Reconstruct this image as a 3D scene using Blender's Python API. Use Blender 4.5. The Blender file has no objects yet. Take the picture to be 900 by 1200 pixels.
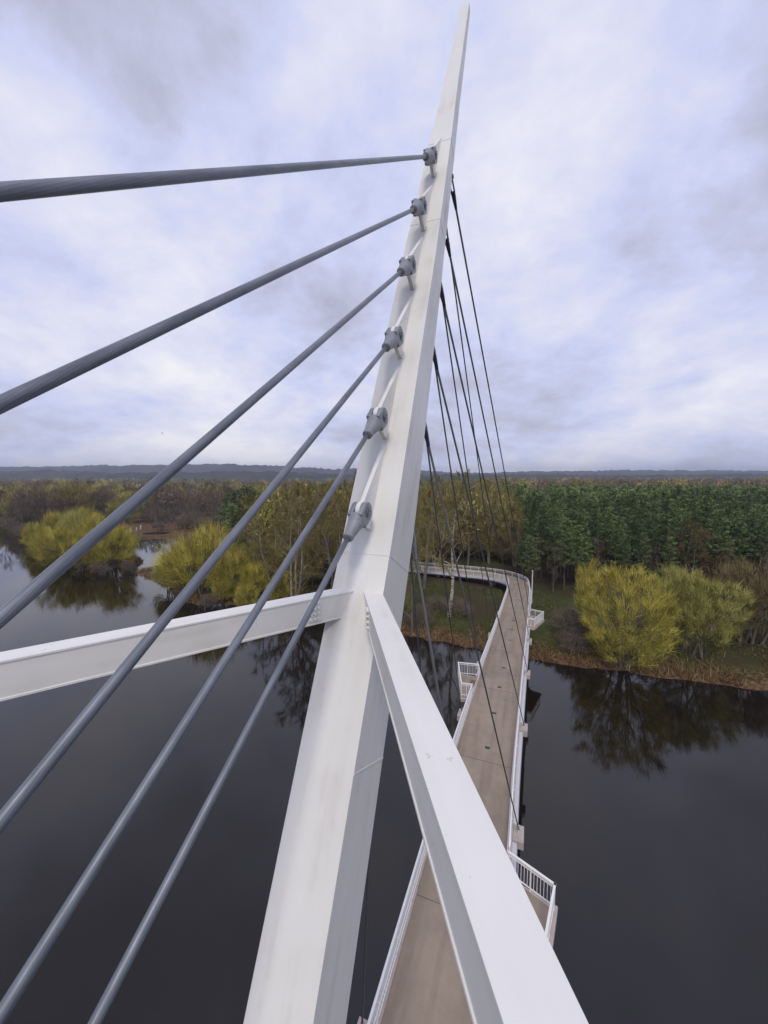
import bpy, math, random
import numpy as np
from mathutils import Vector, Matrix

# ------------------------------------------------------------------ camera, sky, sun, exposure
sc = bpy.context.scene
R = math.radians
H = 25.0                       # eye height above the river
FPX, CX, CY, HY = 450.0, 450.0, 600.0, 558.0
PITCH = math.atan((CY - HY) / FPX)
cam_d = bpy.data.cameras.new('camera'); cam = bpy.data.objects.new('camera', cam_d)
sc.collection.objects.link(cam)
cam_d.sensor_fit = 'HORIZONTAL'; cam_d.sensor_width = 36; cam_d.lens = 18.0
cam_d.clip_start = .05; cam_d.clip_end = 20000
cam.location = (0, 0, H); cam.rotation_euler = (R(90) - PITCH, 0, 0)
sc.camera = cam
sc.render.resolution_x, sc.render.resolution_y = 768, 1024

SUN_EL, SUN_AZ = R(50), R(186)          # azimuth clockwise from +Y: behind the camera
w = bpy.data.worlds.new('World'); sc.world = w; w.use_nodes = True
nt = w.node_tree; nt.nodes.clear()
def wn(t, **kw):
    n = nt.nodes.new(t)
    for k, v in kw.items(): setattr(n, k, v)
    return n
def wm(op, a, b=None):
    n = wn('ShaderNodeMath', operation=op)
    for i, q in enumerate((a, b)):
        if q is None: continue
        if isinstance(q, (int, float)): n.inputs[i].default_value = q
        else: nt.links.new(q, n.inputs[i])
    return n.outputs[0]
out = wn('ShaderNodeOutputWorld'); bg = wn('ShaderNodeBackground'); nt.links.new(bg.outputs[0], out.inputs[0])
sky = wn('ShaderNodeTexSky', sky_type='NISHITA'); sky.sun_disc = False
sky.sun_elevation = SUN_EL; sky.sun_rotation = SUN_AZ
tc = wn('ShaderNodeTexCoord'); sp = wn('ShaderNodeSeparateXYZ'); nt.links.new(tc.outputs['Generated'], sp.inputs[0])
den = wm('ADD', wm('MAXIMUM', sp.outputs[2], 0.0), 0.36)
cb = wn('ShaderNodeCombineXYZ')
nt.links.new(wm('DIVIDE', sp.outputs[0], den), cb.inputs[0]); nt.links.new(wm('DIVIDE', sp.outputs[1], den), cb.inputs[1])
def cloud(scale, detail, rough, off, dist=0.0):
    mp = wn('ShaderNodeMapping'); mp.inputs['Location'].default_value = off
    nt.links.new(cb.outputs[0], mp.inputs[0])
    n = wn('ShaderNodeTexNoise'); n.inputs['Scale'].default_value = scale; n.inputs['Detail'].default_value = detail
    n.inputs['Roughness'].default_value = rough; n.inputs['Distortion'].default_value = dist
    nt.links.new(mp.outputs[0], n.inputs['Vector']); return n.outputs['Fac']
c1 = cloud(1.15, 8, .52, (19.12, 18.96, 0.51), .3); c2 = cloud(4.6, 10, .64, (1.7, 16.71, 6.62), .2); c3 = cloud(.5, 2, .5, (13.39, 6.16, 5.45))
mixc = wm('ADD', wm('ADD', wm('MULTIPLY', c1, .58), wm('MULTIPLY', c2, .22)), wm('MULTIPLY', c3, .20))
rp = wn('ShaderNodeValToRGB'); nt.links.new(mixc, rp.inputs[0])
el = rp.color_ramp.elements
el[0].position = .405; el[0].color = (.42, .43, .565, 1)
el[1].position = .635; el[1].color = (.93, .91, .965, 1)
for p_, c_ in ((.455, (.53, .545, .715)), (.50, (.61, .655, .90)), (.55, (.74, .745, .90))):
    e = el.new(p_); e.color = (*c_, 1)
# thin blue-ish veil of the clear sky behind the cloud deck
sk = wn('ShaderNodeMixRGB', blend_type='MIX'); sk.inputs[0].default_value = .93
skm = wn('ShaderNodeMixRGB', blend_type='MULTIPLY'); skm.inputs[0].default_value = 1; skm.inputs[2].default_value = (.1, .1, .1, 1)
nt.links.new(sky.outputs[0], skm.inputs[1]); nt.links.new(skm.outputs[0], sk.inputs[1]); nt.links.new(rp.outputs[0], sk.inputs[2])
nt.links.new(sk.outputs[0], bg.inputs[0]); bg.inputs[1].default_value = 1.0

sd = bpy.data.lights.new('sun', 'SUN'); sd.energy = 1.4; sd.angle = R(14); sd.color = (1, .92, .80)
so = bpy.data.objects.new('sun', sd); sc.collection.objects.link(so)
sdir = Vector((math.sin(SUN_AZ) * math.cos(SUN_EL), math.cos(SUN_AZ) * math.cos(SUN_EL), math.sin(SUN_EL)))
so.rotation_euler = sdir.to_track_quat('Z', 'Y').to_euler(); so.location = (0, 0, 90)
vs = sc.view_settings; vs.view_transform = 'Standard'; vs.look = 'None'; vs.exposure = 0.1; vs.gamma = 1; vs.use_curve_mapping = False
sc.render.engine = 'CYCLES'
cy = sc.cycles; cy.use_denoising = True; cy.denoising_prefilter = 'ACCURATE'; cy.use_adaptive_sampling = False; cy.max_bounces = 6; cy.diffuse_bounces = 2; cy.glossy_bounces = 3
cy.transparent_max_bounces = 4; cy.volume_bounces = 0; cy.sample_clamp_indirect = 4

# ------------------------------------------------------------------ helpers
C = sc.collection
def ray(x, y):
    a, b = (x - CX) / FPX, -(y - CY) / FPX
    return np.array([a, math.cos(PITCH) + b * math.sin(PITCH), -math.sin(PITCH) + b * math.cos(PITCH)])
def ground_at(x, y, z=0.0):                    # where a pixel's ray meets the level z
    d = ray(x, y); s = (z - H) / d[2]; return np.array([d[0] * s, d[1] * s, z])
TH = math.atan((623 - CX) / FPX * math.cos(PITCH))        # heading of the bridge
A = np.array([math.sin(TH), math.cos(TH), 0.]); V = np.array([math.cos(TH), -math.sin(TH), 0.]); Z3 = np.array([0, 0, 1.])
EYE = np.array([0, 0, H])
def uvz(u, v, z): return A * u + V * v + Z3 * z + EYE     # bridge axes, z from the eye

def tag(o, label=None, cat=None, group=None, kind=None):
    for k, v in (('label', label), ('category', cat), ('group', group), ('kind', kind)):
        if v: o[k] = v
    return o
def empty(name, loc=(0, 0, 0), mat=None):
    o = bpy.data.objects.new(name, None); C.objects.link(o); o.empty_display_size = .3
    if mat is not None: o.matrix_world = mat
    else: o.location = loc
    return o
def link_mesh(name, me, parent=None, loc=None):
    o = bpy.data.objects.new(name, me); C.objects.link(o)
    if parent: o.parent = parent
    if loc is not None: o.location = loc
    return o
class MB:
    def __init__(s): s.v = []; s.f = []
    def add(s, vs, fs):
        b = len(s.v); s.v += [tuple(map(float, p)) for p in vs]; s.f += [tuple(i + b for i in f) for f in fs]; return s
    def box(s, c, size, X=(1, 0, 0), Y=(0, 1, 0), Zz=(0, 0, 1)):
        c, X, Y, Zz = map(np.array, (c, X, Y, Zz)); hx, hy, hz = [q / 2 for q in size]
        p = [c + X * hx * i + Y * hy * j + Zz * hz * k for k in (-1, 1) for j in (-1, 1) for i in (-1, 1)]
        return s.add(p, [(0, 2, 3, 1), (4, 5, 7, 6), (0, 1, 5, 4), (2, 6, 7, 3), (0, 4, 6, 2), (1, 3, 7, 5)])
    def tube(s, pts, rad, n=8, cap=True):
        pts = [np.array(p, float) for p in pts]
        if not hasattr(rad, '__len__'): rad = [rad] * len(pts)
        vs, fs = [], []
        for i, p in enumerate(pts):
            t = pts[min(i + 1, len(pts) - 1)] - pts[max(i - 1, 0)]; t = t / np.linalg.norm(t)
            h = np.array([0, 0, 1.]) if abs(t[2]) < .9 else np.array([1., 0, 0])
            a = np.cross(t, h); a /= np.linalg.norm(a); b = np.cross(t, a)
            for k in range(n):
                an = 2 * math.pi * k / n; vs.append(p + (a * math.cos(an) + b * math.sin(an)) * rad[i])
        for i in range(len(pts) - 1):
            for k in range(n):
                k2 = (k + 1) % n; fs.append((i * n + k, i * n + k2, (i + 1) * n + k2, (i + 1) * n + k))
        if cap: fs += [tuple(range(n))[::-1], tuple(range((len(pts) - 1) * n, len(pts) * n))]
        return s.add(vs, fs)
    def prism(s, poly, axis_pts):                  # polygon (list of 3-D points) extruded by a vector
        n = len(poly); p = [np.array(q, float) for q in poly]; d = np.array(axis_pts, float)
        return s.add(p + [q + d for q in p], [tuple(range(n))[::-1], tuple(range(n, 2 * n))] + [(i, (i + 1) % n, n + (i + 1) % n, n + i) for i in range(n)])
    def mesh(s, name, mat, smooth=False):
        me = bpy.data.meshes.new(name); me.from_pydata(s.v, [], s.f); me.update()
        me.materials.append(mat)
        import bmesh
        bm = bmesh.new(); bm.from_mesh(me); bmesh.ops.recalc_face_normals(bm, faces=bm.faces); bm.to_mesh(me); bm.free()
        if smooth:
            me.shade_smooth()
        return me
    def build(s, name, mat, parent=None, smooth=False, bevel=0):
        o = link_mesh(name, s.mesh(name, mat, smooth), parent)
        if bevel:
            m = o.modifiers.new('bevel', 'BEVEL'); m.width = bevel; m.segments = 2; m.limit_method = 'ANGLE'; m.angle_limit = R(40)
        return o
def tri_mesh(name, verts, faces, mats, mat_idx=None, var=None, nside=3):
    me = bpy.data.meshes.new(name); nv, nf = len(verts), len(faces)
    me.vertices.add(nv); me.vertices.foreach_set('co', np.asarray(verts, np.float32).ravel())
    me.loops.add(nf * nside); me.loops.foreach_set('vertex_index', np.asarray(faces, np.int32).ravel())
    me.polygons.add(nf); me.polygons.foreach_set('loop_start', np.arange(0, nf * nside, nside, dtype=np.int32))
    for m in mats: me.materials.append(m)
    if mat_idx is not None: me.polygons.foreach_set('material_index', np.asarray(mat_idx, np.int32))
    if var is not None:
        at = me.attributes.new('var', 'FLOAT', 'FACE'); at.data.foreach_set('value', np.asarray(var, np.float32))
    me.update(calc_edges=True); return me

# ------------------------------------------------------------------ materials
def mat_base(name):
    m = bpy.data.materials.new(name); m.use_nodes = True; t = m.node_tree
    return m, t, t.nodes['Principled BSDF']
def nodes_math(t, op, a, b=None, clamp=False):
    n = t.nodes.new('ShaderNodeMath'); n.operation = op; n.use_clamp = clamp
    for i, q in enumerate((a, b)):
        if q is None: continue
        if isinstance(q, (int, float)): n.inputs[i].default_value = q
        else: t.links.new(q, n.inputs[i])
    return n.outputs[0]
def noise(t, scale, detail=4, rough=.55, vec='Object', stretch=None, off=(0, 0, 0)):
    c = t.nodes.new('ShaderNodeTexCoord'); mp = t.nodes.new('ShaderNodeMapping')
    if vec == 'World':
        g = t.nodes.new('ShaderNodeNewGeometry'); t.links.new(g.outputs['Position'], mp.inputs[0])
    else: t.links.new(c.outputs[vec], mp.inputs[0])
    if stretch: mp.inputs['Scale'].default_value = stretch
    mp.inputs['Location'].default_value = off
    n = t.nodes.new('ShaderNodeTexNoise'); n.inputs['Scale'].default_value = scale; n.inputs['Detail'].default_value = detail; n.inputs['Roughness'].default_value = rough
    t.links.new(mp.outputs[0], n.inputs['Vector']); return n.outputs['Fac']
def ramp(t, fac, stops):
    n = t.nodes.new('ShaderNodeValToRGB'); t.links.new(fac, n.inputs[0]); e = n.color_ramp.elements
    e[0].position, e[0].color = stops[0][0], (*stops[0][1], 1); e[1].position, e[1].color = stops[-1][0], (*stops[-1][1], 1)
    for p, c in stops[1:-1]:
        k = e.new(p); k.color = (*c, 1)
    return n.outputs[0]
def mix(t, fac, a, b, mode='MIX'):
    n = t.nodes.new('ShaderNodeMixRGB'); n.blend_type = mode
    for i, q in enumerate((fac, a, b)):
        if isinstance(q, (int, float)): n.inputs[i].default_value = q
        elif isinstance(q, tuple): n.inputs[i].default_value = (*q, 1)
        else: t.links.new(q, n.inputs[i])
    return n.outputs[0]
def bump(t, b, fac, strength, dist=.02):
    n = t.nodes.new('ShaderNodeBump'); n.inputs['Strength'].default_value = strength; n.inputs['Distance'].default_value = dist
    t.links.new(fac, n.inputs['Height']); t.links.new(n.outputs[0], b.inputs['Normal'])
def simple(name, col, rough=.5, var=.12, scale=3, metal=0, bumpy=0):
    m, t, b = mat_base(name); n = noise(t, scale, 5, .6)
    t.links.new(ramp(t, n, [(.3, tuple(c * (1 - var) for c in col)), (.7, tuple(min(1, c * (1 + var)) for c in col))]), b.inputs['Base Color'])
    b.inputs['Roughness'].default_value = rough; b.inputs['Metallic'].default_value = metal
    if bumpy: bump(t, b, noise(t, scale * 6, 4), bumpy, .01)
    return m

def white_paint(name, streak, spots=False):
    m, t, b = mat_base(name)
    st = noise(t, 1.0, 4, .5, 'Object', streak)                        # rain streaks along the member
    cl = noise(t, .7, 4, .6, 'Object', off=(4, 2, 9))
    f = nodes_math(t, 'ADD', nodes_math(t, 'MULTIPLY', st, .4), nodes_math(t, 'MULTIPLY', cl, .6))
    col = ramp(t, f, [(.28, (.57, .545, .49)), (.38, (.70, .68, .635)), (.46, (.775, .762, .722)), (.62, (.81, .80, .765))])
    if spots:                                                           # bird droppings and lichen specks
        s1 = noise(t, 9, 5, .7, 'Object'); s2 = noise(t, 1.3, 2, .5, 'Object', off=(7, 1, 3))
        k = nodes_math(t, 'MULTIPLY', nodes_math(t, 'GREATER_THAN', s1, .635), nodes_math(t, 'GREATER_THAN', s2, .5))
        col = mix(t, nodes_math(t, 'MULTIPLY', k, .5), col, (.48, .47, .42))
    t.links.new(col, b.inputs['Base Color']); b.inputs['Roughness'].default_value = .42
    t.links.new(ramp(t, cl, [(.3, (.5,) * 3), (.7, (.36,) * 3)]), b.inputs['Roughness'])
    bump(t, b, noise(t, 2.2, 2, .5), .05, .01)
    return m
M = {}
M['mast'] = white_paint('white_paint_mast', (5, 5, .3))
M['beam'] = white_paint('white_paint_beam', (.5, 5, 5), True)
M['white'] = simple('white_paint', (.80, .79, .77), .45, .04, 2)
M['cast'] = simple('grey_cast_steel', (.27, .28, .31), .48, .14, 9, .25, .25)
M['pin'] = simple('dark_pin_steel', (.10, .105, .12), .42, .2, 12, .5)
M['pincap'] = simple('pin_cap_steel', (.20, .21, .235), .4, .2, 12, .4)
M['front_cable'] = simple('dark_cable', (.07, .073, .083), .5, .2, 4)
M['box'] = simple('anchor_concrete', (.44, .38, .345), .8, .12, 2.5, 0, .3)
M['conc'] = simple('concrete', (.34, .33, .31), .85, .18, .8, 0, .4)
M['drain'] = simple('dark_iron', (.045, .042, .04), .7, .2, 10)
M['hatch'] = simple('rusty_brown_hatch', (.15, .095, .075), .75, .2, 6)
M['joint'] = simple('joint_sealant', (.17, .135, .11), .8, .2, 5)
M['girder'] = simple('pale_girder_paint', (.56, .56, .60), .5, .06, 1.0)
M['pole'] = simple('white_pole_paint', (.75, .75, .75), .4, .05, 2)
m, t, b = mat_base('stranded_cable')            # locked-coil strand: helical wires
c = t.nodes.new('ShaderNodeTexCoord'); s_ = t.nodes.new('ShaderNodeSeparateXYZ'); t.links.new(c.outputs['Object'], s_.inputs[0])
ang = nodes_math(t, 'ARCTAN2', s_.outputs[1], s_.outputs[0])
ph = nodes_math(t, 'ADD', nodes_math(t, 'MULTIPLY', ang, 15.0), nodes_math(t, 'MULTIPLY', s_.outputs[2], 38.0))
sn = nodes_math(t, 'ABSOLUTE', nodes_math(t, 'SINE', nodes_math(t, 'MULTIPLY', ph, .5)))
n1 = noise(t, 1.0, 5, .6, 'Object', (14, 14, 2.0))
col = ramp(t, n1, [(.3, (.115, .13, .16)), (.7, (.225, .245, .285))])
grv = nodes_math(t, 'SUBTRACT', 1.0, nodes_math(t, 'POWER', nodes_math(t, 'SUBTRACT', 1.0, sn), 4.0))
col = mix(t, nodes_math(t, 'MULTIPLY', nodes_math(t, 'SUBTRACT', 1.0, grv), .6), col, (.06, .068, .085))
t.links.new(col, b.inputs['Base Color']); b.inputs['Roughness'].default_value = .38; b.inputs['Metallic'].default_value = .15
bump(t, b, grv, .25, .004); M['cable'] = m

m, t, b = mat_base('deck_epoxy')
n1 = noise(t, .35, 5, .6, 'World'); n2 = noise(t, 2.2, 6, .7, 'World'); n3 = noise(t, 40, 3, .6, 'World')
f = nodes_math(t, 'ADD', nodes_math(t, 'MULTIPLY', n1, .6), nodes_math(t, 'MULTIPLY', n2, .4))
col = ramp(t, f, [(.32, (.20, .155, .11)), (.47, (.285, .225, .165)), (.62, (.345, .275, .205))])
col = mix(t, .25, col, ramp(t, n3, [(.35, (.17, .13, .10)), (.65, (.40, .32, .25))]))
dr = t.nodes.new('ShaderNodeMapping'); dg = t.nodes.new('ShaderNodeNewGeometry'); t.links.new(dg.outputs['Position'], dr.inputs[0]); dr.inputs['Rotation'].default_value = (0, 0, TH); dr2 = t.nodes.new('ShaderNodeMapping'); dr2.inputs['Scale'].default_value = (2.2, .16, 1); t.links.new(dr.outputs[0], dr2.inputs[0])
dn = t.nodes.new('ShaderNodeTexNoise'); dn.inputs['Scale'].default_value = 1; dn.inputs['Detail'].default_value = 5; t.links.new(dr2.outputs[0], dn.inputs['Vector'])
col = mix(t, ramp(t, dn.outputs['Fac'], [(.48, (0, 0, 0)), (.70, (.55, .55, .55))]), col, (.17, .128, .10))
t.links.new(col, b.inputs['Base Color']); b.inputs['Roughness'].default_value = .62; bump(t, b, n3, .2, .004); M['deck'] = m

m, t, b = mat_base('river_water')
b.inputs['Base Color'].default_value = (.0095, .0072, .0052, 1); b.inputs['Roughness'].default_value = .035; b.inputs['IOR'].default_value = 1.5
r1 = noise(t, .5, 5, .6, 'World', (1, 1.6, 1)); r2 = noise(t, 3.2, 3, .5, 'World', (1, 1.8, 1))
wp = noise(t, .035, 3, .5, 'World', (1, 2.2, 1)); wind = t.nodes.new('ShaderNodeMapRange'); t.links.new(wp, wind.inputs[0]); wind.inputs[1].default_value = .46; wind.inputs[2].default_value = .64; wind.inputs[3].default_value = .08; wind.inputs[4].default_value = .5
bump(t, b, nodes_math(t, 'ADD', r1, nodes_math(t, 'MULTIPLY', r2, wind.outputs[0])), .07, .06)
M['water'] = m

def ground_mat():
    m, t, b = mat_base('bank_ground')
    n1 = noise(t, .09, 5, .6, 'World'); n2 = noise(t, .8, 6, .65, 'World'); n3 = noise(t, 5, 4, .6, 'World')
    f = nodes_math(t, 'ADD', nodes_math(t, 'MULTIPLY', n1, .65), nodes_math(t, 'MULTIPLY', n2, .35))
    col = ramp(t, f, [(.34, (.085, .056, .040)), (.43, (.072, .055, .032)), (.50, (.064, .064, .026)), (.57, (.078, .094, .030)), (.68, (.12, .105, .06))])
    col = mix(t, .5, col, ramp(t, n3, [(.35, (.35, .35, .35)), (.65, (1.0, 1.0, 1.0))]), 'MULTIPLY')
    a = t.nodes.new('ShaderNodeAttribute'); a.attribute_name = 'shore'
    sh = nodes_math(t, 'ADD', a.outputs['Fac'], nodes_math(t, 'MULTIPLY', nodes_math(t, 'SUBTRACT', n2, .5), .9))
    lit = ramp(t, noise(t, 1.7, 6, .75, 'World'), [(.36, (.04, .024, .016)), (.47, (.105, .058, .032)), (.56, (.16, .098, .052)), (.68, (.30, .22, .14))])
    k = t.nodes.new('ShaderNodeMapRange'); k.inputs[1].default_value = .3; k.inputs[2].default_value = .62; t.links.new(sh, k.inputs[0])
    col = mix(t, k.outputs[0], col, lit)
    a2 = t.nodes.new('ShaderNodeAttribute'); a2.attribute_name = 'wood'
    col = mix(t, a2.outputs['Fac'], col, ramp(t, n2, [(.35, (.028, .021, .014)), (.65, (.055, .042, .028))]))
    t.links.new(col, b.inputs['Base Color']); b.inputs['Roughness'].default_value = .95; b.inputs['Specular IOR Level'].default_value = .1
    bump(t, b, n3, .7, .15); return m
M['ground'] = ground_mat()
def hill_mat():
    m, t, b = mat_base('wooded_hill')
    n1 = noise(t, .004, 4, .6, 'World'); n2 = noise(t, .05, 5, .75, 'World')
    col = ramp(t, n1, [(.42, (.030, .045, .030)), (.56, (.075, .062, .048))])
    col = mix(t, .6, col, ramp(t, n2, [(.35, (.3, .3, .3)), (.65, (1, 1, 1))]), 'MULTIPLY')
    t.links.new(col, b.inputs['Base Color']); b.inputs['Roughness'].default_value = 1; b.inputs['Specular IOR Level'].default_value = 0
    return m
M['hill'] = hill_mat()
def leaf_mat(name, lo, mid, hi, hue=.25):
    m, t, b = mat_base(name)
    a = t.nodes.new('ShaderNodeAttribute'); a.attribute_name = 'var'
    oi = t.nodes.new('ShaderNodeObjectInfo')
    f = nodes_math(t, 'ADD', nodes_math(t, 'MULTIPLY', a.outputs['Fac'], 1 - hue), nodes_math(t, 'MULTIPLY', oi.outputs['Random'], hue))
    t.links.new(ramp(t, f, [(.05, lo), (.5, mid), (.95, hi)]), b.inputs['Base Color'])
    b.inputs['Roughness'].default_value = .75; b.inputs['Specular IOR Level'].default_value = .15
    return m
M['pine'] = leaf_mat('pine_needles', (.026, .044, .020), (.098, .142, .054), (.25, .31, .115), .4)
M['pine_trunk'] = simple('pine_bark', (.10, .065, .045), .9, .4, 1.5)
M['willow'] = leaf_mat('willow_catkins', (.13, .097, .024), (.39, .335, .06), (.68, .60, .13), .12)
M['willow_dull'] = leaf_mat('willow_buds_dull', (.11, .098, .032), (.35, .33, .075), (.58, .54, .19), .12)
M['olive'] = leaf_mat('olive_twigs', (.075, .055, .022), (.23, .19, .055), (.47, .40, .135), .3)
M['bare'] = leaf_mat('bare_twigs', (.085, .062, .047), (.17, .13, .098), (.27, .215, .165), .4)
M['rust'] = leaf_mat('rust_twigs', (.08, .055, .026), (.19, .142, .06), (.31, .25, .12), .2)
M['bark'] = simple('grey_bark', (.15, .13, .105), .9, .35, 1.2)
M['palebark'] = simple('pale_bark', (.25, .22, .165), .85, .35, 1.4)
M['stub'] = simple('bleached_wood', (.55, .53, .50), .8, .15, 2)
M['reed'] = leaf_mat('dry_reeds', (.10, .055, .028), (.20, .125, .062), (.34, .25, .14), .0)
M['grass'] = leaf_mat('bank_grass', (.055, .062, .02), (.11, .122, .036), (.23, .21, .085), .0)
m, t, b = mat_base('birch_bark')
bn = noise(t, 1.0, 4, .6, 'Object', (1.5, 1.5, 6)); t.links.new(ramp(t, bn, [(.40, (.07, .06, .05)), (.50, (.42, .39, .32)), (.7, (.58, .55, .46))]), b.inputs['Base Color'])
b.inputs['Roughness'].default_value = .8; M['birch'] = m

# ------------------------------------------------------------------ terrain, river, hills
SHORE = [(6500, -1400), (400, -25), (200, 14), (100, 33), (60, 40.5), (45.2, 43.1), (41, 44), (36.8, 45.1), (31.7, 47), (27.7, 47.7), (24, 49.2), (20.5, 50.7), (16, 53.3), (11.3, 54.4),
         (6.6, 57.4), (2.7, 59.3), (-7.3, 63.6), (-13.8, 66.9), (-21.2, 71.4), (-27, 72.4), (-32.5, 73.6), (-36, 72.6), (-40, 76), (-44, 80.5), (-54.5, 90.7), (-63.9, 97.2), (-64.5, 100.0), (-60.4, 105.5),
         (-57.3, 119), (-60, 131), (-72, 140), (-78, 149), (-92, 152), (-98, 143), (-90, 131), (-83, 122), (-72, 113), (-69.5, 107.5), (-73, 102.5), (-80, 100.5), (-96, 111), (-112, 125), (-125.5, 136), (-146.5, 155.3),
         (-188, 187), (-260, 232), (-420, 300), (-900, 420), (-6500, 900), (-6500, 6600), (6500, 6600)]
NEAR = [(-6500, -6500), (6500, -6500), (6500, -2600), (300, -140), (60, -62), (-60, -48), (-300, -30), (-6500, 300)]
def land_distance(P, poly):
    q = np.array(poly, float); n = len(q); d2 = np.full(len(P), 1e18); ins = np.zeros(len(P), bool)
    for i in range(n):
        a, b_ = q[i], q[(i + 1) % n]; e = b_ - a; w_ = P - a
        t_ = np.clip((w_ @ e) / (e @ e), 0, 1); r = w_ - t_[:, None] * e; d2 = np.minimum(d2, (r * r).sum(1))
        c_ = ((a[1] > P[:, 1]) != (b_[1] > P[:, 1]))
        with np.errstate(divide='ignore', invalid='ignore'):
            xi = (b_[0] - a[0]) * (P[:, 1] - a[1]) / (b_[1] - a[1]) + a[0]
        ins ^= c_ & (P[:, 0] < xi)
    return np.where(ins, 1, -1) * np.sqrt(d2)
def vnoise(x, y, seed=0):                       # smooth value noise
    xi, yi = np.floor(x).astype(np.int64), np.floor(y).astype(np.int64); fx, fy = x - xi, y - yi
    def h(i, j):
        k = (i * 374761393 + j * 668265263 + seed * 1442695041) & 0x7fffffff
        k = ((k ^ (k >> 13)) * 1274126177) & 0x7fffffff; return ((k ^ (k >> 16)) & 0xffff) / 65535.0
    fx, fy = fx * fx * (3 - 2 * fx), fy * fy * (3 - 2 * fy)
    return (h(xi, yi) * (1 - fx) + h(xi + 1, yi) * fx) * (1 - fy) + (h(xi, yi + 1) * (1 - fx) + h(xi + 1, yi + 1) * fx) * fy
def terrain(P):
    x, y = P[:, 0], P[:, 1]
    wob = (vnoise(x / 3.1, y / 3.1, 3) - .5) * 1.5 + (vnoise(x / .9, y / .9, 5) - .5) * .5
    d1 = land_distance(P, SHORE); d = np.maximum(d1, land_distance(P, NEAR)) + wob * np.clip(1 - np.abs(d1) / 25, 0, 1)
    z = np.where(d > 0, .06 + 1.25 * (1 - np.exp(-d / 4.5)) + .35 * np.clip(d / 6, 0, 1) * (vnoise(x / 5, y / 5, 7) - .5) + .12 * (vnoise(x / 1.1, y / 1.1, 9) - .5) * np.clip(d, 0, 1), np.maximum(d * .35, -2.5))
    g = np.exp(-(((x + 108) / 52) ** 2 + ((y - 200) / 46) ** 2) ** 2)
    pond = np.clip((vnoise(x / 26, y / 9, 15) * .7 + vnoise(x / 9, y / 5, 16) * .3 - .42) * 9, 0, 1) * g
    z = np.where(d > 0, z * (1 - .75 * g) - pond * .9, z)
    return z, d
def ground_z(x, y):
    return float(terrain(np.array([[x, y]], float))[0][0])
geo = lambda a, b_, n: np.sign(a) * np.geomspace(abs(a), abs(b_), n)
xs = np.concatenate([geo(-6500, -205, 26), np.arange(-200, 121, 1.3), geo(124, 6500, 30)])
ys = np.concatenate([geo(-6500, -65, 12), np.linspace(-60, 36, 14), np.arange(38, 165, 1.1), geo(168, 6500, 60)])
gx, gy = np.meshgrid(xs, ys); P = np.stack([gx.ravel(), gy.ravel()], 1); gz, gd = terrain(P)
nx, ny = len(xs), len(ys); ii = (np.arange(ny - 1)[:, None] * nx + np.arange(nx - 1)[None]).ravel()
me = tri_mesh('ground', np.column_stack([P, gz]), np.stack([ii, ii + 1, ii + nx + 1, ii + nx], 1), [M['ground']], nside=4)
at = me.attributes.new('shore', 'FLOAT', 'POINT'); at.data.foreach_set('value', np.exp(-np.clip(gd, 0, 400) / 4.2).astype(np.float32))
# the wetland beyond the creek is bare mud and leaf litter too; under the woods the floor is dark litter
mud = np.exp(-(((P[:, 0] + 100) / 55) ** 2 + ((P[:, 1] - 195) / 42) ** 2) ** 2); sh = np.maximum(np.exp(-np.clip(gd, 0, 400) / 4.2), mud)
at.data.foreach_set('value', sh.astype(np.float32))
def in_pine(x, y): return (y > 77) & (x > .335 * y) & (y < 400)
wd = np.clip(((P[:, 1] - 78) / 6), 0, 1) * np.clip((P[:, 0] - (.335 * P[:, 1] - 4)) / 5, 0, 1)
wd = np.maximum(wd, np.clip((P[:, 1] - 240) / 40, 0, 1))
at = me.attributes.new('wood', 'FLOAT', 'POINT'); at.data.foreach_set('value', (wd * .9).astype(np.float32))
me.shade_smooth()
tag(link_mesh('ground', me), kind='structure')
ws = MB(); ws.add([(-6400, -6400, 0), (6400, -6400, 0), (6400, 900, 0), (-6400, 900, 0)], [(0, 1, 2, 3)])
tag(ws.build('river', M['water']), kind='structure')

def hill_ridge(name, y0, prof, depth, seed, jag):
    X = np.arange(-6200, 6200, 9.0); rows = 9; vs = []
    pr = np.interp(X, [p[0] for p in prof], [p[1] for p in prof])
    for r_ in range(rows):
        f = r_ / (rows - 1); base = pr * math.sin(f * math.pi / 2)
        n_ = (vnoise(X / 420, X * 0 + r_ * .4, seed) - .5) * 22 * f
        j = (vnoise(X / 11, X * 0 + r_ * 5.3, seed + 1)) * jag + (vnoise(X / 37, X * 0 + r_, seed + 2)) * jag
        vs.append(np.column_stack([X, np.full(len(X), y0 + depth * f), 1 + base + (n_ + j if r_ else 0)]))
    vs.append(np.column_stack([X, np.full(len(X), y0 + depth * 1.6), np.full(len(X), 0.)]))
    vs = np.concatenate(vs); n = len(X); ii = (np.arange(rows)[:, None] * n + np.arange(n - 1)[None]).ravel()
    me = tri_mesh(name, vs, np.stack([ii, ii + 1, ii + n + 1, ii + n], 1), [M['hill']], nside=4)
    return tag(link_mesh(name, me), kind='structure')
hill_ridge('far_hills', 2900, [(-6200, 60), (-3900, 66), (-2700, 84), (-1900, 104), (-1350, 112), (-1000, 96), (-780, 74), (-560, 70), (-420, 52), (-330, 64), (-100, 70), (150, 60), (500, 34), (900, 36), (1500, 46), (2300, 54), (3000, 50), (6200, 45)], 500, 11, 17)
hill_ridge('low_hills', 1750, [(-6200, 26), (-2000, 28), (-1200, 20), (-800, 30), (-300, 16), (200, 12), (700, 16), (1100, 12), (2000, 18), (6200, 20)], 300, 31, 15)

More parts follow.
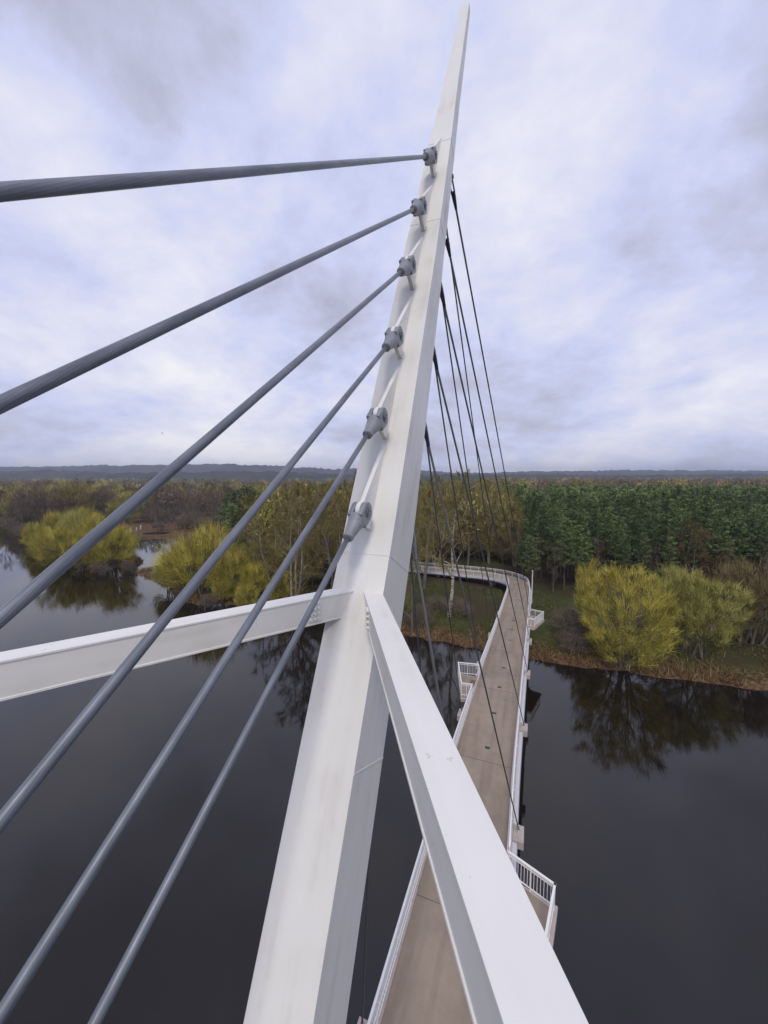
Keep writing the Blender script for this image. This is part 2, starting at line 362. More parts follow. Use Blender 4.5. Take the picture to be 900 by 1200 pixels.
# ------------------------------------------------------------------ bridge mast (leaning away along the bridge axis)
PHI = R(63.324); D = math.cos(PHI) * A + math.sin(PHI) * Z3; N = -math.sin(PHI) * A + math.cos(PHI) * Z3
VM = -2.5; O = uvz(6.2483, VM, 0)               # centre of the rear face at eye level
MMAT = Matrix(((V[0], -N[0], D[0], O[0]), (V[1], -N[1], D[1], O[1]), (V[2], -N[2], D[2], O[2]), (0, 0, 0, 1)))
mast = empty('bridge_mast', mat=MMAT)
tag(mast, 'tall white leaning steel mast tapering to a pointed tip above the footbridge', 'mast')
TW = [-28.5, -7, -.7, 3.7, 5.4, 9.5, 12.2, 16.95]; WW = [.86, .86, .885, .80, .77, .59, .43, .26]
TD = [-28.5, -7.5, -2.5, -.2, 4.4, 6.1, 9.9, 13.3, 16.95]; DD = [1.25, 1.25, 1.17, 1.10, .76, .64, .46, .38, .2]
mw = lambda t_: float(np.interp(t_, TW, WW)); md = lambda t_: float(np.interp(t_, TD, DD))
mb = MB(); ts = sorted(set(TW + TD + [-20, -14, -10, -5, 1, 2, 7, 8, 11, 14.5, 16.95])); rings = []
for t_ in ts:
    hw, d_ = mw(t_) / 2, md(t_); rings.append([(-hw, 0, t_), (hw, 0, t_), (hw, d_, t_), (-hw, d_, t_)])
vs_ = [p for r_ in rings for p in r_]; fs_ = []
for i in range(len(ts) - 1):
    for k in range(4): fs_.append((i * 4 + k, i * 4 + (k + 1) % 4, i * 4 + 4 + (k + 1) % 4, i * 4 + 4 + k))
fs_.append((3, 2, 1, 0)); mb.add(vs_, fs_)
hw, d_ = mw(16.95) / 2, md(16.95); n_ = len(mb.v); L_ = (len(ts) - 1) * 4
mb.v += [(.03, .06, 17.34), (.06, .12, 17.28)]
mb.f += [(L_, L_ + 1, n_), (L_ + 1, L_ + 2, n_ + 1, n_), (L_ + 2, L_ + 3, n_ + 1), (L_ + 3, L_, n_, n_ + 1)]
mb.build('shaft', M['mast'], mast, bevel=.008)
for t_ in (9.62, 6.55, -1.4, -8.4, -4.4):                      # weld seams round the shaft
    hw, d_ = mw(t_) / 2 + .002, md(t_) + .002; q = MB(); h_ = .006
    if t_ == -4.4: q.box((hw - .002, d_ / 2, t_), (.012, d_, .02))
    else:
        q.box((0, -.001, t_), (2 * hw, .010, h_ * 2)); q.box((0, d_ - .001, t_), (2 * hw, .008, h_ * 2))
        for s_ in (-1, 1): q.box((s_ * (hw - .001), d_ / 2, t_ + .0), (.008, d_ - .012, h_ * 2))
    q.build('weld_seam', M['mast'], mast)
def on_plane(px, py):                                               # pixel ray met with the mast's vertical plane
    d = ray(px, py); return EYE + d * (VM / (d @ V))
STAY_PX = [((505, 183), (0, 225)), ((492, 242), (0, 474)), ((478.5, 311), (0, 725)), ((463, 394), (0, 964)), ((443.5, 489), (0, 1191)), ((423.5, 600), (110, 1200))]
STAY = [(on_plane(*a), on_plane(*b_)) for a, b_ in STAY_PX]
EYES = [((a - O) @ D, (a - O) @ N) for a, _ in STAY]
def disc(c, r_, a0, a1, n=10):                                      # arc in the (y,z) plane
    return [(c[0], c[1] + r_ * math.sin(a0 + (a1 - a0) * k / n), c[2] + r_ * math.cos(a0 + (a1 - a0) * k / n)) for k in range(n + 1)]
for te, ne in EYES:
    tk, r_ = .074, .168; y = -ne
    poly = [(-tk / 2, .02, te + 1.46), (-tk / 2, -.015, te + 1.46)] + disc((-tk / 2, y, te), r_, -.35, -math.pi - .05, 10) + [(-tk / 2, .02, te - .17)]
    MB().prism(poly, (tk, 0, 0)).build('lug', M['mast'], mast, bevel=.006)
    q = MB()                                                        # weld fillet along the lug's foot
    for s_ in (-1, 1): q.box((s_ * (tk / 2 + .008), -.004, te + .645), (.016, .012, 1.62))
    q.build('weld_seam', M['mast'], mast)

# ------------------------------------------------------------------ rear stays (a parallel harp in the mast's plane)
SA = R(36.0); SDIR = -math.cos(SA) * A - math.sin(SA) * Z3         # from the mast down and back
def frame(org, zdir, xdir):
    z = np.array(zdir) / np.linalg.norm(zdir); x = np.array(xdir) - z * (np.array(xdir) @ z); x /= np.linalg.norm(x); y = np.cross(z, x)
    return Matrix(((x[0], y[0], z[0], org[0]), (x[1], y[1], z[1], org[1]), (x[2], y[2], z[2], org[2]), (0, 0, 0, 1)))
def fork_mesh():
    mb = MB()
    for s_ in (-1, 1):                                              # two cheeks with round heads
        x0 = s_ * .044; poly = [(x0, .160 * math.sin(a), -.160 * math.cos(a)) for a in np.linspace(-1.8, 1.8, 21)]
        poly = poly + [(x0, .150, .10), (x0, .142, .22), (x0, -.142, .22), (x0, -.150, .10)]
        mb.prism(poly, (s_ * .076, 0, 0))
    pr = [(.165, .134, .112), (.175, .146, .122), (.20, .147, .128), (.24, .140, .124), (.33, .121, .114), (.43, .099, .099), (.52, .085, .085), (.56, .084, .084), (.60, .084, .084), (.612, .062, .062), (.616, .04, .04)]
    n = 20; vs = []; fs = []
    for z, ry, rx in pr:
        for k in range(n):
            a = 2 * math.pi * k / n; ex = .66 if z < .2 else (.8 if z < .3 else 1)
            sx = math.copysign(abs(math.cos(a)) ** ex, math.cos(a)); sy = math.copysign(abs(math.sin(a)) ** ex, math.sin(a)); vs.append((rx * sx, ry * sy, z))
    for i in range(len(pr) - 1):
        for k in range(n): fs.append((i * n + k, i * n + (k + 1) % n, (i + 1) * n + (k + 1) % n, (i + 1) * n + k))
    fs += [tuple(range(n))[::-1], tuple(range((len(pr) - 1) * n, len(pr) * n))]; mb.add(vs, fs)
    return mb
fork_me = fork_mesh().mesh('fork_socket', M['cast'], True)
fork_me.set_sharp_from_angle(angle=R(38))
q = MB(); q.tube([(-.124, 0, 0), (.124, 0, 0)], .07, 16)
for s_ in (-1, 1):
    q.tube([(s_ * .122, 0, 0), (s_ * .129, 0, 0)], .098, 18); q.tube([(s_ * .128, 0, 0), (s_ * .142, 0, 0)], .074, 16); q.box((s_ * .148, .0, .0), (.014, .03, .10)); q.tube([(s_ * .14, .045, 0), (s_ * .156, .045, 0)], .014, 6)
pin_me = q.mesh('pin', M['pincap'])
ORD = ['topmost', 'second', 'third', 'fourth', 'fifth', 'lowest']
for i, (te, ne) in enumerate(EYES):
    eye, low = STAY[i]; sdir_ = (low - eye) / np.linalg.norm(low - eye); fm = frame(eye, sdir_, V)
    st = empty('stay_cable', mat=fm)
    pos = {0: 'topmost', 5: 'lowest'}.get(i, ORD[i] + ' from the top')
    tag(st, f'thick grey stranded rear stay cable, {pos} on the mast\'s lug side', 'cable', 'thick rear stay cables')
    f_ = link_mesh('fork_socket', fork_me, st); bv = f_.modifiers.new('bevel', 'BEVEL'); bv.width = .014; bv.segments = 3; bv.limit_method = 'ANGLE'
    link_mesh('pin', pin_me, st)
    ln = (eye[2] - H + 17.5) / -sdir_[2]
    MB().tube([(0, 0, .6 + (ln - .6) * k / 40) for k in range(41)], .039, 24).build('strand', M['cable'], st, smooth=True)

# ------------------------------------------------------------------ the two brace beams
BZ = -1.79
def beam(p_top_far, p_top_near, width, extend, label, cut_n):
    a, b_ = np.array([*p_top_far, H + BZ]), np.array([*p_top_near, H + BZ])
    d = (b_ - a) / np.linalg.norm(b_ - a); side = np.cross(d, Z3)
    fm = Matrix(((d[0], -side[0], 0, a[0]), (d[1], -side[1], 0, a[1]), (d[2], -side[2], 1, a[2]), (0, 0, 0, 1)))
    root = empty('brace_beam', mat=fm); tag(root, label, 'beam', 'white brace beams bolted to the mast')
    Lb = np.linalg.norm(b_ - a) + extend; hgt = .405
    web = MB(); web.box((Lb / 2 - .25, 0, -hgt / 2), (Lb + .5, width - .022, hgt - .05)); web.build('web', M['beam'], root)
    for zc, nm in ((-.0135, 'top_flange'), (-hgt + .0135, 'bottom_flange')):
        MB().box((Lb / 2 - .25, 0, zc), (Lb + .5, width, .027)).build(nm, M['beam'], root, bevel=.004)
    return root, Lb, hgt
bolt = MB(); bolt.tube([(0, 0, 0), (0, .012, 0)], .026, 12); bolt.tube([(0, .012, 0), (0, .034, 0)], .019, 6); bolt_me = bolt.mesh('bolt', M['white'])
# right beam: runs beside the camera; left beam: runs off to the far left
def mid_px(a, b_): return tuple(((ground_at(*a, H + BZ) + ground_at(*b_, H + BZ)) / 2)[:2])
far_r, near_r = mid_px((428, 695), (447, 695)), mid_px((588, 1200), (693, 1200))
fl, nl = mid_px((403, 688), (396, 695)), mid_px((0, 764), (0, 775))
for far, near, ext, lab, bx in ((far_r, near_r, 4.0, 'white steel box beam running from the mast over the walkway', .50), (fl, nl, 10.0, 'white steel box beam running from the mast out over open water', .52)):
    dv = np.array(near) - np.array(far); dv /= np.linalg.norm(dv)
    root, Lb, hg = beam(far, near, .278, ext, lab, 0)
    wdt = .278
    for s_ in (-1, 1):
        MB().box((bx, s_ * (wdt / 2 - .009), -hg / 2), (.20, .008, hg - .075)).build('splice_plate', M['beam'], root)
        for cxx in (-.06, 0, .06):
            for r_ in range(4):
                o = link_mesh('bolt', bolt_me, root); o.location = (bx + cxx, s_ * (wdt / 2 - .005), -.08 - r_ * .08)
                if s_ < 0: o.rotation_euler = (0, 0, math.pi)

# ------------------------------------------------------------------ the footbridge deck
def rail_z(u): return float(np.interp(u, [-40, 22, 32, 38, 44, 58, 72], [-16.4, -16.4, -16.62, -17.05, -17.55, -18.6, -19.6]))
def cen_v(u): return float(np.interp(u, [-40, 22, 32, 44, 58, 72], [-2.22, -2.2, -2.03, -1.8, -1.62, -1.46]))
ctrl = [uvz(u, cen_v(u), rail_z(u) - 1.15) for u in (-40, -30, -20, -10, 0, 8, 16, 22, 28, 34, 40, 46, 52, 58, 64, 70)]
for x, y, zr in ((25.9, 72.4, -19.85), (26.3, 76, -20.05), (25.1, 79.8, -20.3), (22.2, 83.0, -20.5), (17.5, 86.4, -20.8), (7.4, 93, -21.4), (-3, 100, -22.0), (-13, 107, -22.5)):
    ctrl.append(np.array([x, y, H + zr - 1.15]))
ctrl = np.array(ctrl)
def spline(P_, step=.5):
    res = []
    for i in range(len(P_) - 1):
        p0, p1, p2, p3 = P_[max(i - 1, 0)], P_[i], P_[i + 1], P_[min(i + 2, len(P_) - 1)]
        n = max(2, int(np.linalg.norm(p2 - p1) / step))
        for k in range(n):
            s = k / n; res.append(.5 * (2 * p1 + (p2 - p0) * s + (2 * p0 - 5 * p1 + 4 * p2 - p3) * s ** 2 + (3 * p1 - p0 - 3 * p2 + p3) * s ** 3))
    res.append(P_[-1]); return np.array(res)
PATH = spline(ctrl); PATH[:, 2] = np.convolve(np.pad(PATH[:, 2], 6, mode='edge'), np.ones(13) / 13, 'valid')
TAN = np.gradient(PATH, axis=0); TAN[:, 2] = 0; TAN /= np.linalg.norm(TAN, axis=1)[:, None]
SIDE = np.column_stack([TAN[:, 1], -TAN[:, 0], np.zeros(len(TAN))])
PU = (PATH - EYE) @ A; STRAIGHT = np.argmax(PU > 70)
ARC = np.concatenate([[0], np.cumsum(np.linalg.norm(np.diff(PATH, axis=0), axis=1))])
def at_u(u):                                    # station on the straight part -> index
    return int(np.argmin(np.abs(PU[:STRAIGHT] - u)))
def sweep(mb, prof, i0=0, i1=None, closed=True):
    i1 = len(PATH) - 1 if i1 is None else i1; idx = list(range(i0, i1 + 1)); n = len(prof); vs = []; fs = []
    for i in idx:
        for (l_, h_) in prof: vs.append(PATH[i] + SIDE[i] * l_ + Z3 * h_)
    for a in range(len(idx) - 1):
        for k in range(n if closed else n - 1): fs.append((a * n + k, a * n + (k + 1) % n, (a + 1) * n + (k + 1) % n, (a + 1) * n + k))
    if closed: fs += [tuple(range(n))[::-1], tuple(range((len(idx) - 1) * n, len(idx) * n))]
    return mb.add(vs, fs)
HW = 1.83
deck = empty('footbridge', uvz(0, cen_v(0), -17.55)); deck_inv = deck.matrix_basis.inverted()
tag(deck, 'long white railed footbridge with tan walkway curving away over the river', 'bridge')
def under(o, parent):                           # world-built part under an Empty that is only moved
    o.parent = parent; o.matrix_parent_inverse = Matrix.Translation(-deck.location); return o
def dpart(mb, name, mat, **kw): return under(mb.build(name, mat, **kw), deck)
dpart(sweep(MB(), [(-HW, 0), (HW, 0), (HW, -.16), (-HW, -.16)]), 'walkway', M['deck'])
for s_ in (-1, 1):
    pr = [(s_ * (HW - .10), -.02), (s_ * (HW - .10), .07), (s_ * (HW + .10), .07), (s_ * (HW + .10), -.165), (s_ * HW, -.165), (s_ * HW, -.02)]
    dpart(sweep(MB(), [(s_ * (HW - .09), .004), (s_ * (HW - .09), .09), (s_ * (HW + .10), .09), (s_ * (HW + .10), .004)]), 'kerb', M['box'])
    dpart(sweep(MB(), [(s_ * (HW + .012), .002), (s_ * (HW + .30), -.05), (s_ * (HW + .34), -.45), (s_ * (HW + .05), -.62), (s_ * (HW - .1), -.5), (s_ * (HW + .012), -.2)]), 'edge_beam', M['girder'])
dpart(sweep(MB(), [(-1.3, -.17), (1.3, -.17), (.8, -1.05), (-.8, -1.05)]), 'girder', M['girder'])

post = MB(); post.box((0, 0, .52), (.05, .07, 1.04)); post.box((0, 0, .77), (.2, .03, .03)); post_me = post.mesh('post', M['white']); plain_me = MB().box((0, 0, .52), (.05, .06, 1.04)).mesh('post', M['white'])
def railing(i0, i1, side, parent=deck, lat=HW):
    mb = MB()
    def ring(h_, r_, dl=0, n=8): sweep(mb, [(side * (lat + dl) + r_ * math.cos(2 * math.pi * k / n), h_ + r_ * math.sin(2 * math.pi * k / n)) for k in range(n)], i0, i1)
    ring(1.15, .048); ring(1.02, .018, 0, 6); ring(.17, .022, 0, 6)
    ring(.86, .022, -.085, 6)                  # low handrail on the inside
    rl = under(mb.build('railing', M['white'], smooth=True), deck)
    bars = MB(); k = i0; a = ARC[i0]
    while a < ARC[i1]:
        x = [np.interp(a, ARC, PATH[:, j]) for j in range(3)]; sd_ = [np.interp(a, ARC, SIDE[:, j]) for j in range(3)]
        p = np.array(x) + np.array(sd_) * side * lat; t_ = np.array([-sd_[1], sd_[0], 0])
        near = -5 < (p - EYE) @ A < 46
        bars.box(p + Z3 * .6, (.018, .018, .86), t_, np.array(sd_)); a += .135 if near else .2
    bo = bars.build('balusters', M['white']); bo.parent = rl; bo['kind'] = 'stuff'
    a = ARC[i0]
    while a <= ARC[i1] + .01:
        x = np.array([np.interp(a, ARC, PATH[:, j]) for j in range(3)]); sd_ = np.array([np.interp(a, ARC, SIDE[:, j]) for j in range(3)])
        o = link_mesh('post', post_me, rl); o.location = Vector(x + sd_ * side * lat + Z3 * .09); o.rotation_euler = (0, 0, math.atan2(sd_[1], sd_[0])); a += 1.85
    return rl
IB = {k: at_u(u) for k, u in dict(l0=29.9, l1=33.7, n0=11.6, n1=16.3, f0=51.0, f1=56.0, s=-6).items()}
railing(0, IB['l0'], -1); railing(IB['l1'], len(PATH) - 1, -1)
railing(0, IB['n0'], 1); railing(IB['n1'], IB['f0'], 1); railing(IB['f1'], len(PATH) - 1, 1)

bal_me = MB().box((0, 0, .0), (.02, .02, .80)).mesh('baluster', M['white'])
rivet_me = MB().tube([(0, 0, 0), (0, 0, .05)], .05, 8).mesh('bracket', M['white'])
def balcony(pts, label):                        # pts: plan outline (u, v) from one end at the railing round to the other
    zs = [rail_z(u) - 1.15 for u, v in pts]
    p3 = [uvz(u, v, z) for (u, v), z in zip(pts, zs)]
    cen = sum(p3) / len(p3); grow = [cen + (p - cen) * 1.0 for p in p3]
    outer = []
    for k, p in enumerate(p3):
        q_ = (p - cen); q_[2] = 0; outer.append(p + q_ / np.linalg.norm(q_) * (.30 if 0 < k < len(p3) - 1 else .02))
    mb = MB().prism([p - Z3 * .012 for p in outer], (0, 0, -.30))
    slab = dpart(mb, 'balcony', M['box'], bevel=.03); slab['label'] = label
    top = MB().prism([p - Z3 * .010 for p in p3], (0, 0, .014)); o = top.build('balcony_floor', M['deck']); o.parent = slab
    rl = MB()
    tubes = [p + Z3 * 1.15 for p in p3]
    for a, b_ in zip(tubes[:-1], tubes[1:]):
        d_ = (b_ - a) / np.linalg.norm(b_ - a); sd_ = np.cross(d_, Z3)
        rl.box((a + b_) / 2, (np.linalg.norm(b_ - a) + .09, .09, .07), d_, sd_)
        rl.box((a + b_) / 2 - Z3 * .14, (np.linalg.norm(b_ - a), .035, .035), d_, sd_)
        rl.box((a + b_) / 2 - Z3 * .96, (np.linalg.norm(b_ - a), .04, .04), d_, sd_)
    ro = rl.build('railing', M['white']); ro.parent = slab
    for a, b_ in zip(p3[:-1], p3[1:]):
        L_ = np.linalg.norm(b_ - a); n = max(2, int(L_ / .135)); d_ = (b_ - a) / L_
        for k in range(n + 1):
            q_ = a + (b_ - a) * k / n
            o = link_mesh('baluster', bal_me, slab); o.location = Vector(q_ + Z3 * .58); o.rotation_euler = (0, 0, math.atan2(d_[1], d_[0]))
        for k in (0, n // 2, n):
            q_ = a + (b_ - a) * k / n; o = link_mesh('post', plain_me, slab); o.location = Vector(q_ + Z3 * .05); o.rotation_euler = (0, 0, math.atan2(d_[1], d_[0]))
    return slab
lv = lambda u: cen_v(u) - HW; rv = lambda u: cen_v(u) + HW
balcony([(29.85, lv(29.85)), (29.75, -4.72), (33.4, -5.62), (33.75, lv(33.75))], 'lookout balcony with a brown hatch in its floor')
balcony([(16.3, rv(16.3)), (15.55, 1.42), (13.2, .95), (11.6, rv(11.6))], 'lookout balcony under the brace beam')
balcony([(56.0, rv(56)), (55.2, 2.14), (51.2, .95), (51.0, rv(51))], 'lookout balcony above the river bank')
h_ = uvz(32.4, -4.05, rail_z(32.4) - 1.15)
under(MB().box(h_ + Z3 * .015, (.62, .75, .03), V, A).build('hatch', M['hatch']), deck)
u = 24.3
while u < 68:
    p = uvz(u, cen_v(u) + .06, rail_z(u) - 1.15)
    i = at_u(u); p[2] = PATH[i][2] + .006
    under(MB().box(p, (.30, .22, .016), V, A).build('drain_cover', M['drain']), deck); u += 4.12
u = 5.0
while u < 68:                                   # sealed joints across the walkway
    i = at_u(u); under(MB().box(PATH[i] + Z3 * .003, (2 * HW - .2, .035, .008), SIDE[i], TAN[i]).build('joint', M['joint']), deck); u += 9.05
# stay anchor boxes on both edges
STN = [56.2, 46.0, 36.4, 27.3, 18.5, 9.6]; ANC = {}
for k, u in enumerate(STN):
    i = at_u(u)
    for s_ in (-1, 1):
        base = PATH[i] + SIDE[i] * s_ * (HW + .36); T_ = TAN[i]
        b_ = MB(); b_.box(base + Z3 * -.12 + T_ * -.1, (.95, .5, .42), T_, SIDE[i]); o = dpart(b_, 'anchor_box', M['box'], bevel=.02)
        ANC[(k, s_)] = base + Z3 * .16
        sock = MB(); mast_dir = (O + D * 5 - base); mast_dir /= np.linalg.norm(mast_dir)
        sock.box(base + Z3 * .2, (.03, .22, .26), SIDE[i], T_)
        o2 = sock.build('anchor_plate', M['white']); o2.parent = o
# piers
for u, top in ((47.5, None), (66, None)):
    i = at_u(u); zt = PATH[i][2] - 1.05; p = PATH[i].copy(); b_ = MB()
    zb = -2.5; b_.prism([(p[0] + TAN[i][0] * a + SIDE[i][0] * c_, p[1] + TAN[i][1] * a + SIDE[i][1] * c_, zb) for a, c_ in ((-.4, -.9), (.4, -.9), (.5, 0), (.4, .9), (-.4, .9), (-.5, 0))], (0, 0, zt - zb + .02))
    dpart(b_, 'pier', M['conc'], bevel=.04)
for ai in (96.5, 107, 120):
    a = np.interp(70, PU[:STRAIGHT], ARC[:STRAIGHT]) + ai - 90
    p = np.array([np.interp(a, ARC, PATH[:, j]) for j in range(3)]); sd_ = np.array([np.interp(a, ARC, SIDE[:, j]) for j in range(3)]); t_ = np.array([-sd_[1], sd_[0], 0])
    zb = -1.0; b_ = MB().prism([p * (1, 1, 0) + t_ * q0 + sd_ * q1 + Z3 * zb for q0, q1 in ((-.35, -.8), (.35, -.8), (.35, .8), (-.35, .8))], (0, 0, p[2] - 1.03 - zb))
    dpart(b_, 'pier', M['conc'])
pb = O + D * (-H / math.sin(PHI)); q = MB().box((pb[0] + .3, pb[1] + .5, -.4), (4.4, 5.0, 3.2), V, A)
tag(q.build('mast_foundation', M['conc'], bevel=.1), 'concrete foundation block under the foot of the mast', 'foundation')

# ------------------------------------------------------------------ front stays: dark cables fanning from the mast to both deck edges
FL = [(8.94, -.86), (7.2, -.93), (5.62, -1.09), (3.8, -1.2), (1.86, -1.39), (-.6, -1.68)]
LT = [10.2, 8.2, 6.15, 4.25, 1.7, -.9]; DL = .27
NTH = ['longest', 'second longest', 'third longest', 'third shortest', 'second shortest', 'shortest']
lugs_done = set()
for k in range(6):
    for s_ in (1, -1):
        te = FL[k][0] if s_ > 0 else LT[k]; ne = FL[k][1]
        if k == 5 and s_ < 0: ne = -1.4
        top = O + D * te + N * ne + V * s_ * DL; end = ANC[(k, s_)]; d_ = end - top; L_ = np.linalg.norm(d_); d_ /= L_
        st = empty('deck_stay_cable', mat=frame(top, d_, V))
        which = 'downstream' if s_ > 0 else 'upstream'
        beside = 'the edge facing the willow bank' if s_ > 0 else 'the hatched-balcony edge'
        tag(st, f'thin dark front stay, {NTH[k]} of those anchored along {beside}', 'cable', 'thin front stay cables')
        col = M['cast'] if k == 5 else M['front_cable']
        MB().tube([(0, 0, .05), (0, 0, L_)], .028 if k < 5 else .032, 8).build('strand', M['front_cable'], st, smooth=True)
        f_ = MB()
        for c_ in (-1, 1): f_.box((c_ * .042, 0, -.22), (.026, .10, .5))
        f_.tube([(0, 0, -.02), (0, 0, .1), (0, 0, .3), (0, 0, .42)], [.055, .058, .042, .033], 10); f_.build('fork_socket', col, st, bevel=.008)
        MB().tube([(-.085, 0, -.36), (.085, 0, -.36)], .05, 10).build('pin', M['pin'], st)
        e_ = MB(); e_.tube([(0, 0, L_ - .55), (0, 0, L_ - .5), (0, 0, L_ - .02)], [.035, .055, .055], 10); e_.build('anchor_sleeve', M['cast'], st)
        # lug on the mast's front face
        pe = top - d_ * .36 - O; lz, ly, lx = pe @ D, -(pe @ N), pe @ V; fd = md(lz)
        lx_ = max(-mw(lz) / 2 + .03, min(mw(lz) / 2 - .03, lx))
        poly = [(lx - .03, fd - .02, lz + .75), (lx - .03, ly + .04, lz + .11), (lx - .03, ly + .10, lz), (lx - .03, ly + .04, lz - .1), (lx - .03, fd - .02, lz - .35)]
        MB().prism(poly, (.06, 0, 0)).build('lug', M['mast'], mast)

# white pole by the outer railing of the bend
p = ground_at(623, 690, 0); d = ray(623.5, 690); i = at_u(65.5)
pp = PATH[i] + SIDE[i] * (HW + .36); q = MB(); q.tube([pp - Z3 * .4, pp + Z3 * 2.5, pp + Z3 * 5.0], [.085, .075, .06], 10); q.tube([pp + Z3 * 5.0, pp + Z3 * 5.12], [.10, .10], 10); q.box(pp - Z3 * .05, (.3, .3, .04))
po = empty('white_pole', Vector(pp)); ob = q.build('shaft', M['pole'], None, smooth=False); ob.parent = po; ob.matrix_parent_inverse = Matrix.Translation(-Vector(pp))
tag(po, 'slim white pole standing at the bend of the walkway railing', 'pole')

# ------------------------------------------------------------------ trees
def nrm(v): return v / max(1e-9, np.linalg.norm(v))
def tubes_from(segs, sides):
    vs, fs = [], []
    for p0, p1, r0, r1 in segs:
        t_ = nrm(p1 - p0); h = np.array([1., 0, 0]) if abs(t_[0]) < .8 else np.array([0, 1., 0]); a = nrm(np.cross(t_, h)); b_ = np.cross(t_, a); k0 = len(vs)
        for p_, r_ in ((p0, r0), (p1, r1)):
            for k in range(sides):
                an = 2 * math.pi * k / sides; vs.append(p_ + (a * math.cos(an) + b_ * math.sin(an)) * r_)
        for k in range(sides):
            k2 = (k + 1) % sides; fs += [(k0 + k, k0 + k2, k0 + sides + k2), (k0 + k, k0 + sides + k2, k0 + sides + k)]
    return np.array(vs), np.array(fs)
def ribbons(P0, P1, wd, rng):                   # thin twigs: one slim triangle each
    P0, P1 = np.array(P0), np.array(P1); n = len(P0); d = P1 - P0; s = np.cross(d, rng.normal(size=(n, 3))); s /= np.linalg.norm(s, axis=1)[:, None] + 1e-9
    w_ = np.broadcast_to(np.asarray(wd), (n,))[:, None]
    vs = np.stack([P0 - s * w_ / 2, P0 + s * w_ / 2, P1], 1).reshape(-1, 3); return vs, np.arange(n * 3).reshape(-1, 3)
def cards(P0, size, rng, asp=1.0, axis=None):
    n = len(P0); a = rng.normal(size=(n, 3)) if axis is None else axis + rng.normal(size=(n, 3)) * .45
    a /= np.linalg.norm(a, axis=1)[:, None]; b_ = np.cross(a, rng.normal(size=(n, 3))); b_ /= np.linalg.norm(b_, axis=1)[:, None] + 1e-9
    s = (np.asarray(size) * rng.uniform(.6, 1.4, n))[:, None]
    vs = np.stack([P0 - a * s * .5 * asp - b_ * s * .3, P0 + a * s * .5 * asp, P0 - a * s * .4 * asp + b_ * s * .35], 1).reshape(-1, 3)
    return vs, np.arange(n * 3).reshape(-1, 3)
def merge(parts):
    vs, fs, va = [], [], []; b_ = 0
    for v, f, a in parts:
        if len(v) == 0: continue
        vs.append(v); fs.append(np.array(f) + b_); va.append(a); b_ += len(v)
    return np.concatenate(vs), np.concatenate(fs), np.concatenate(va)

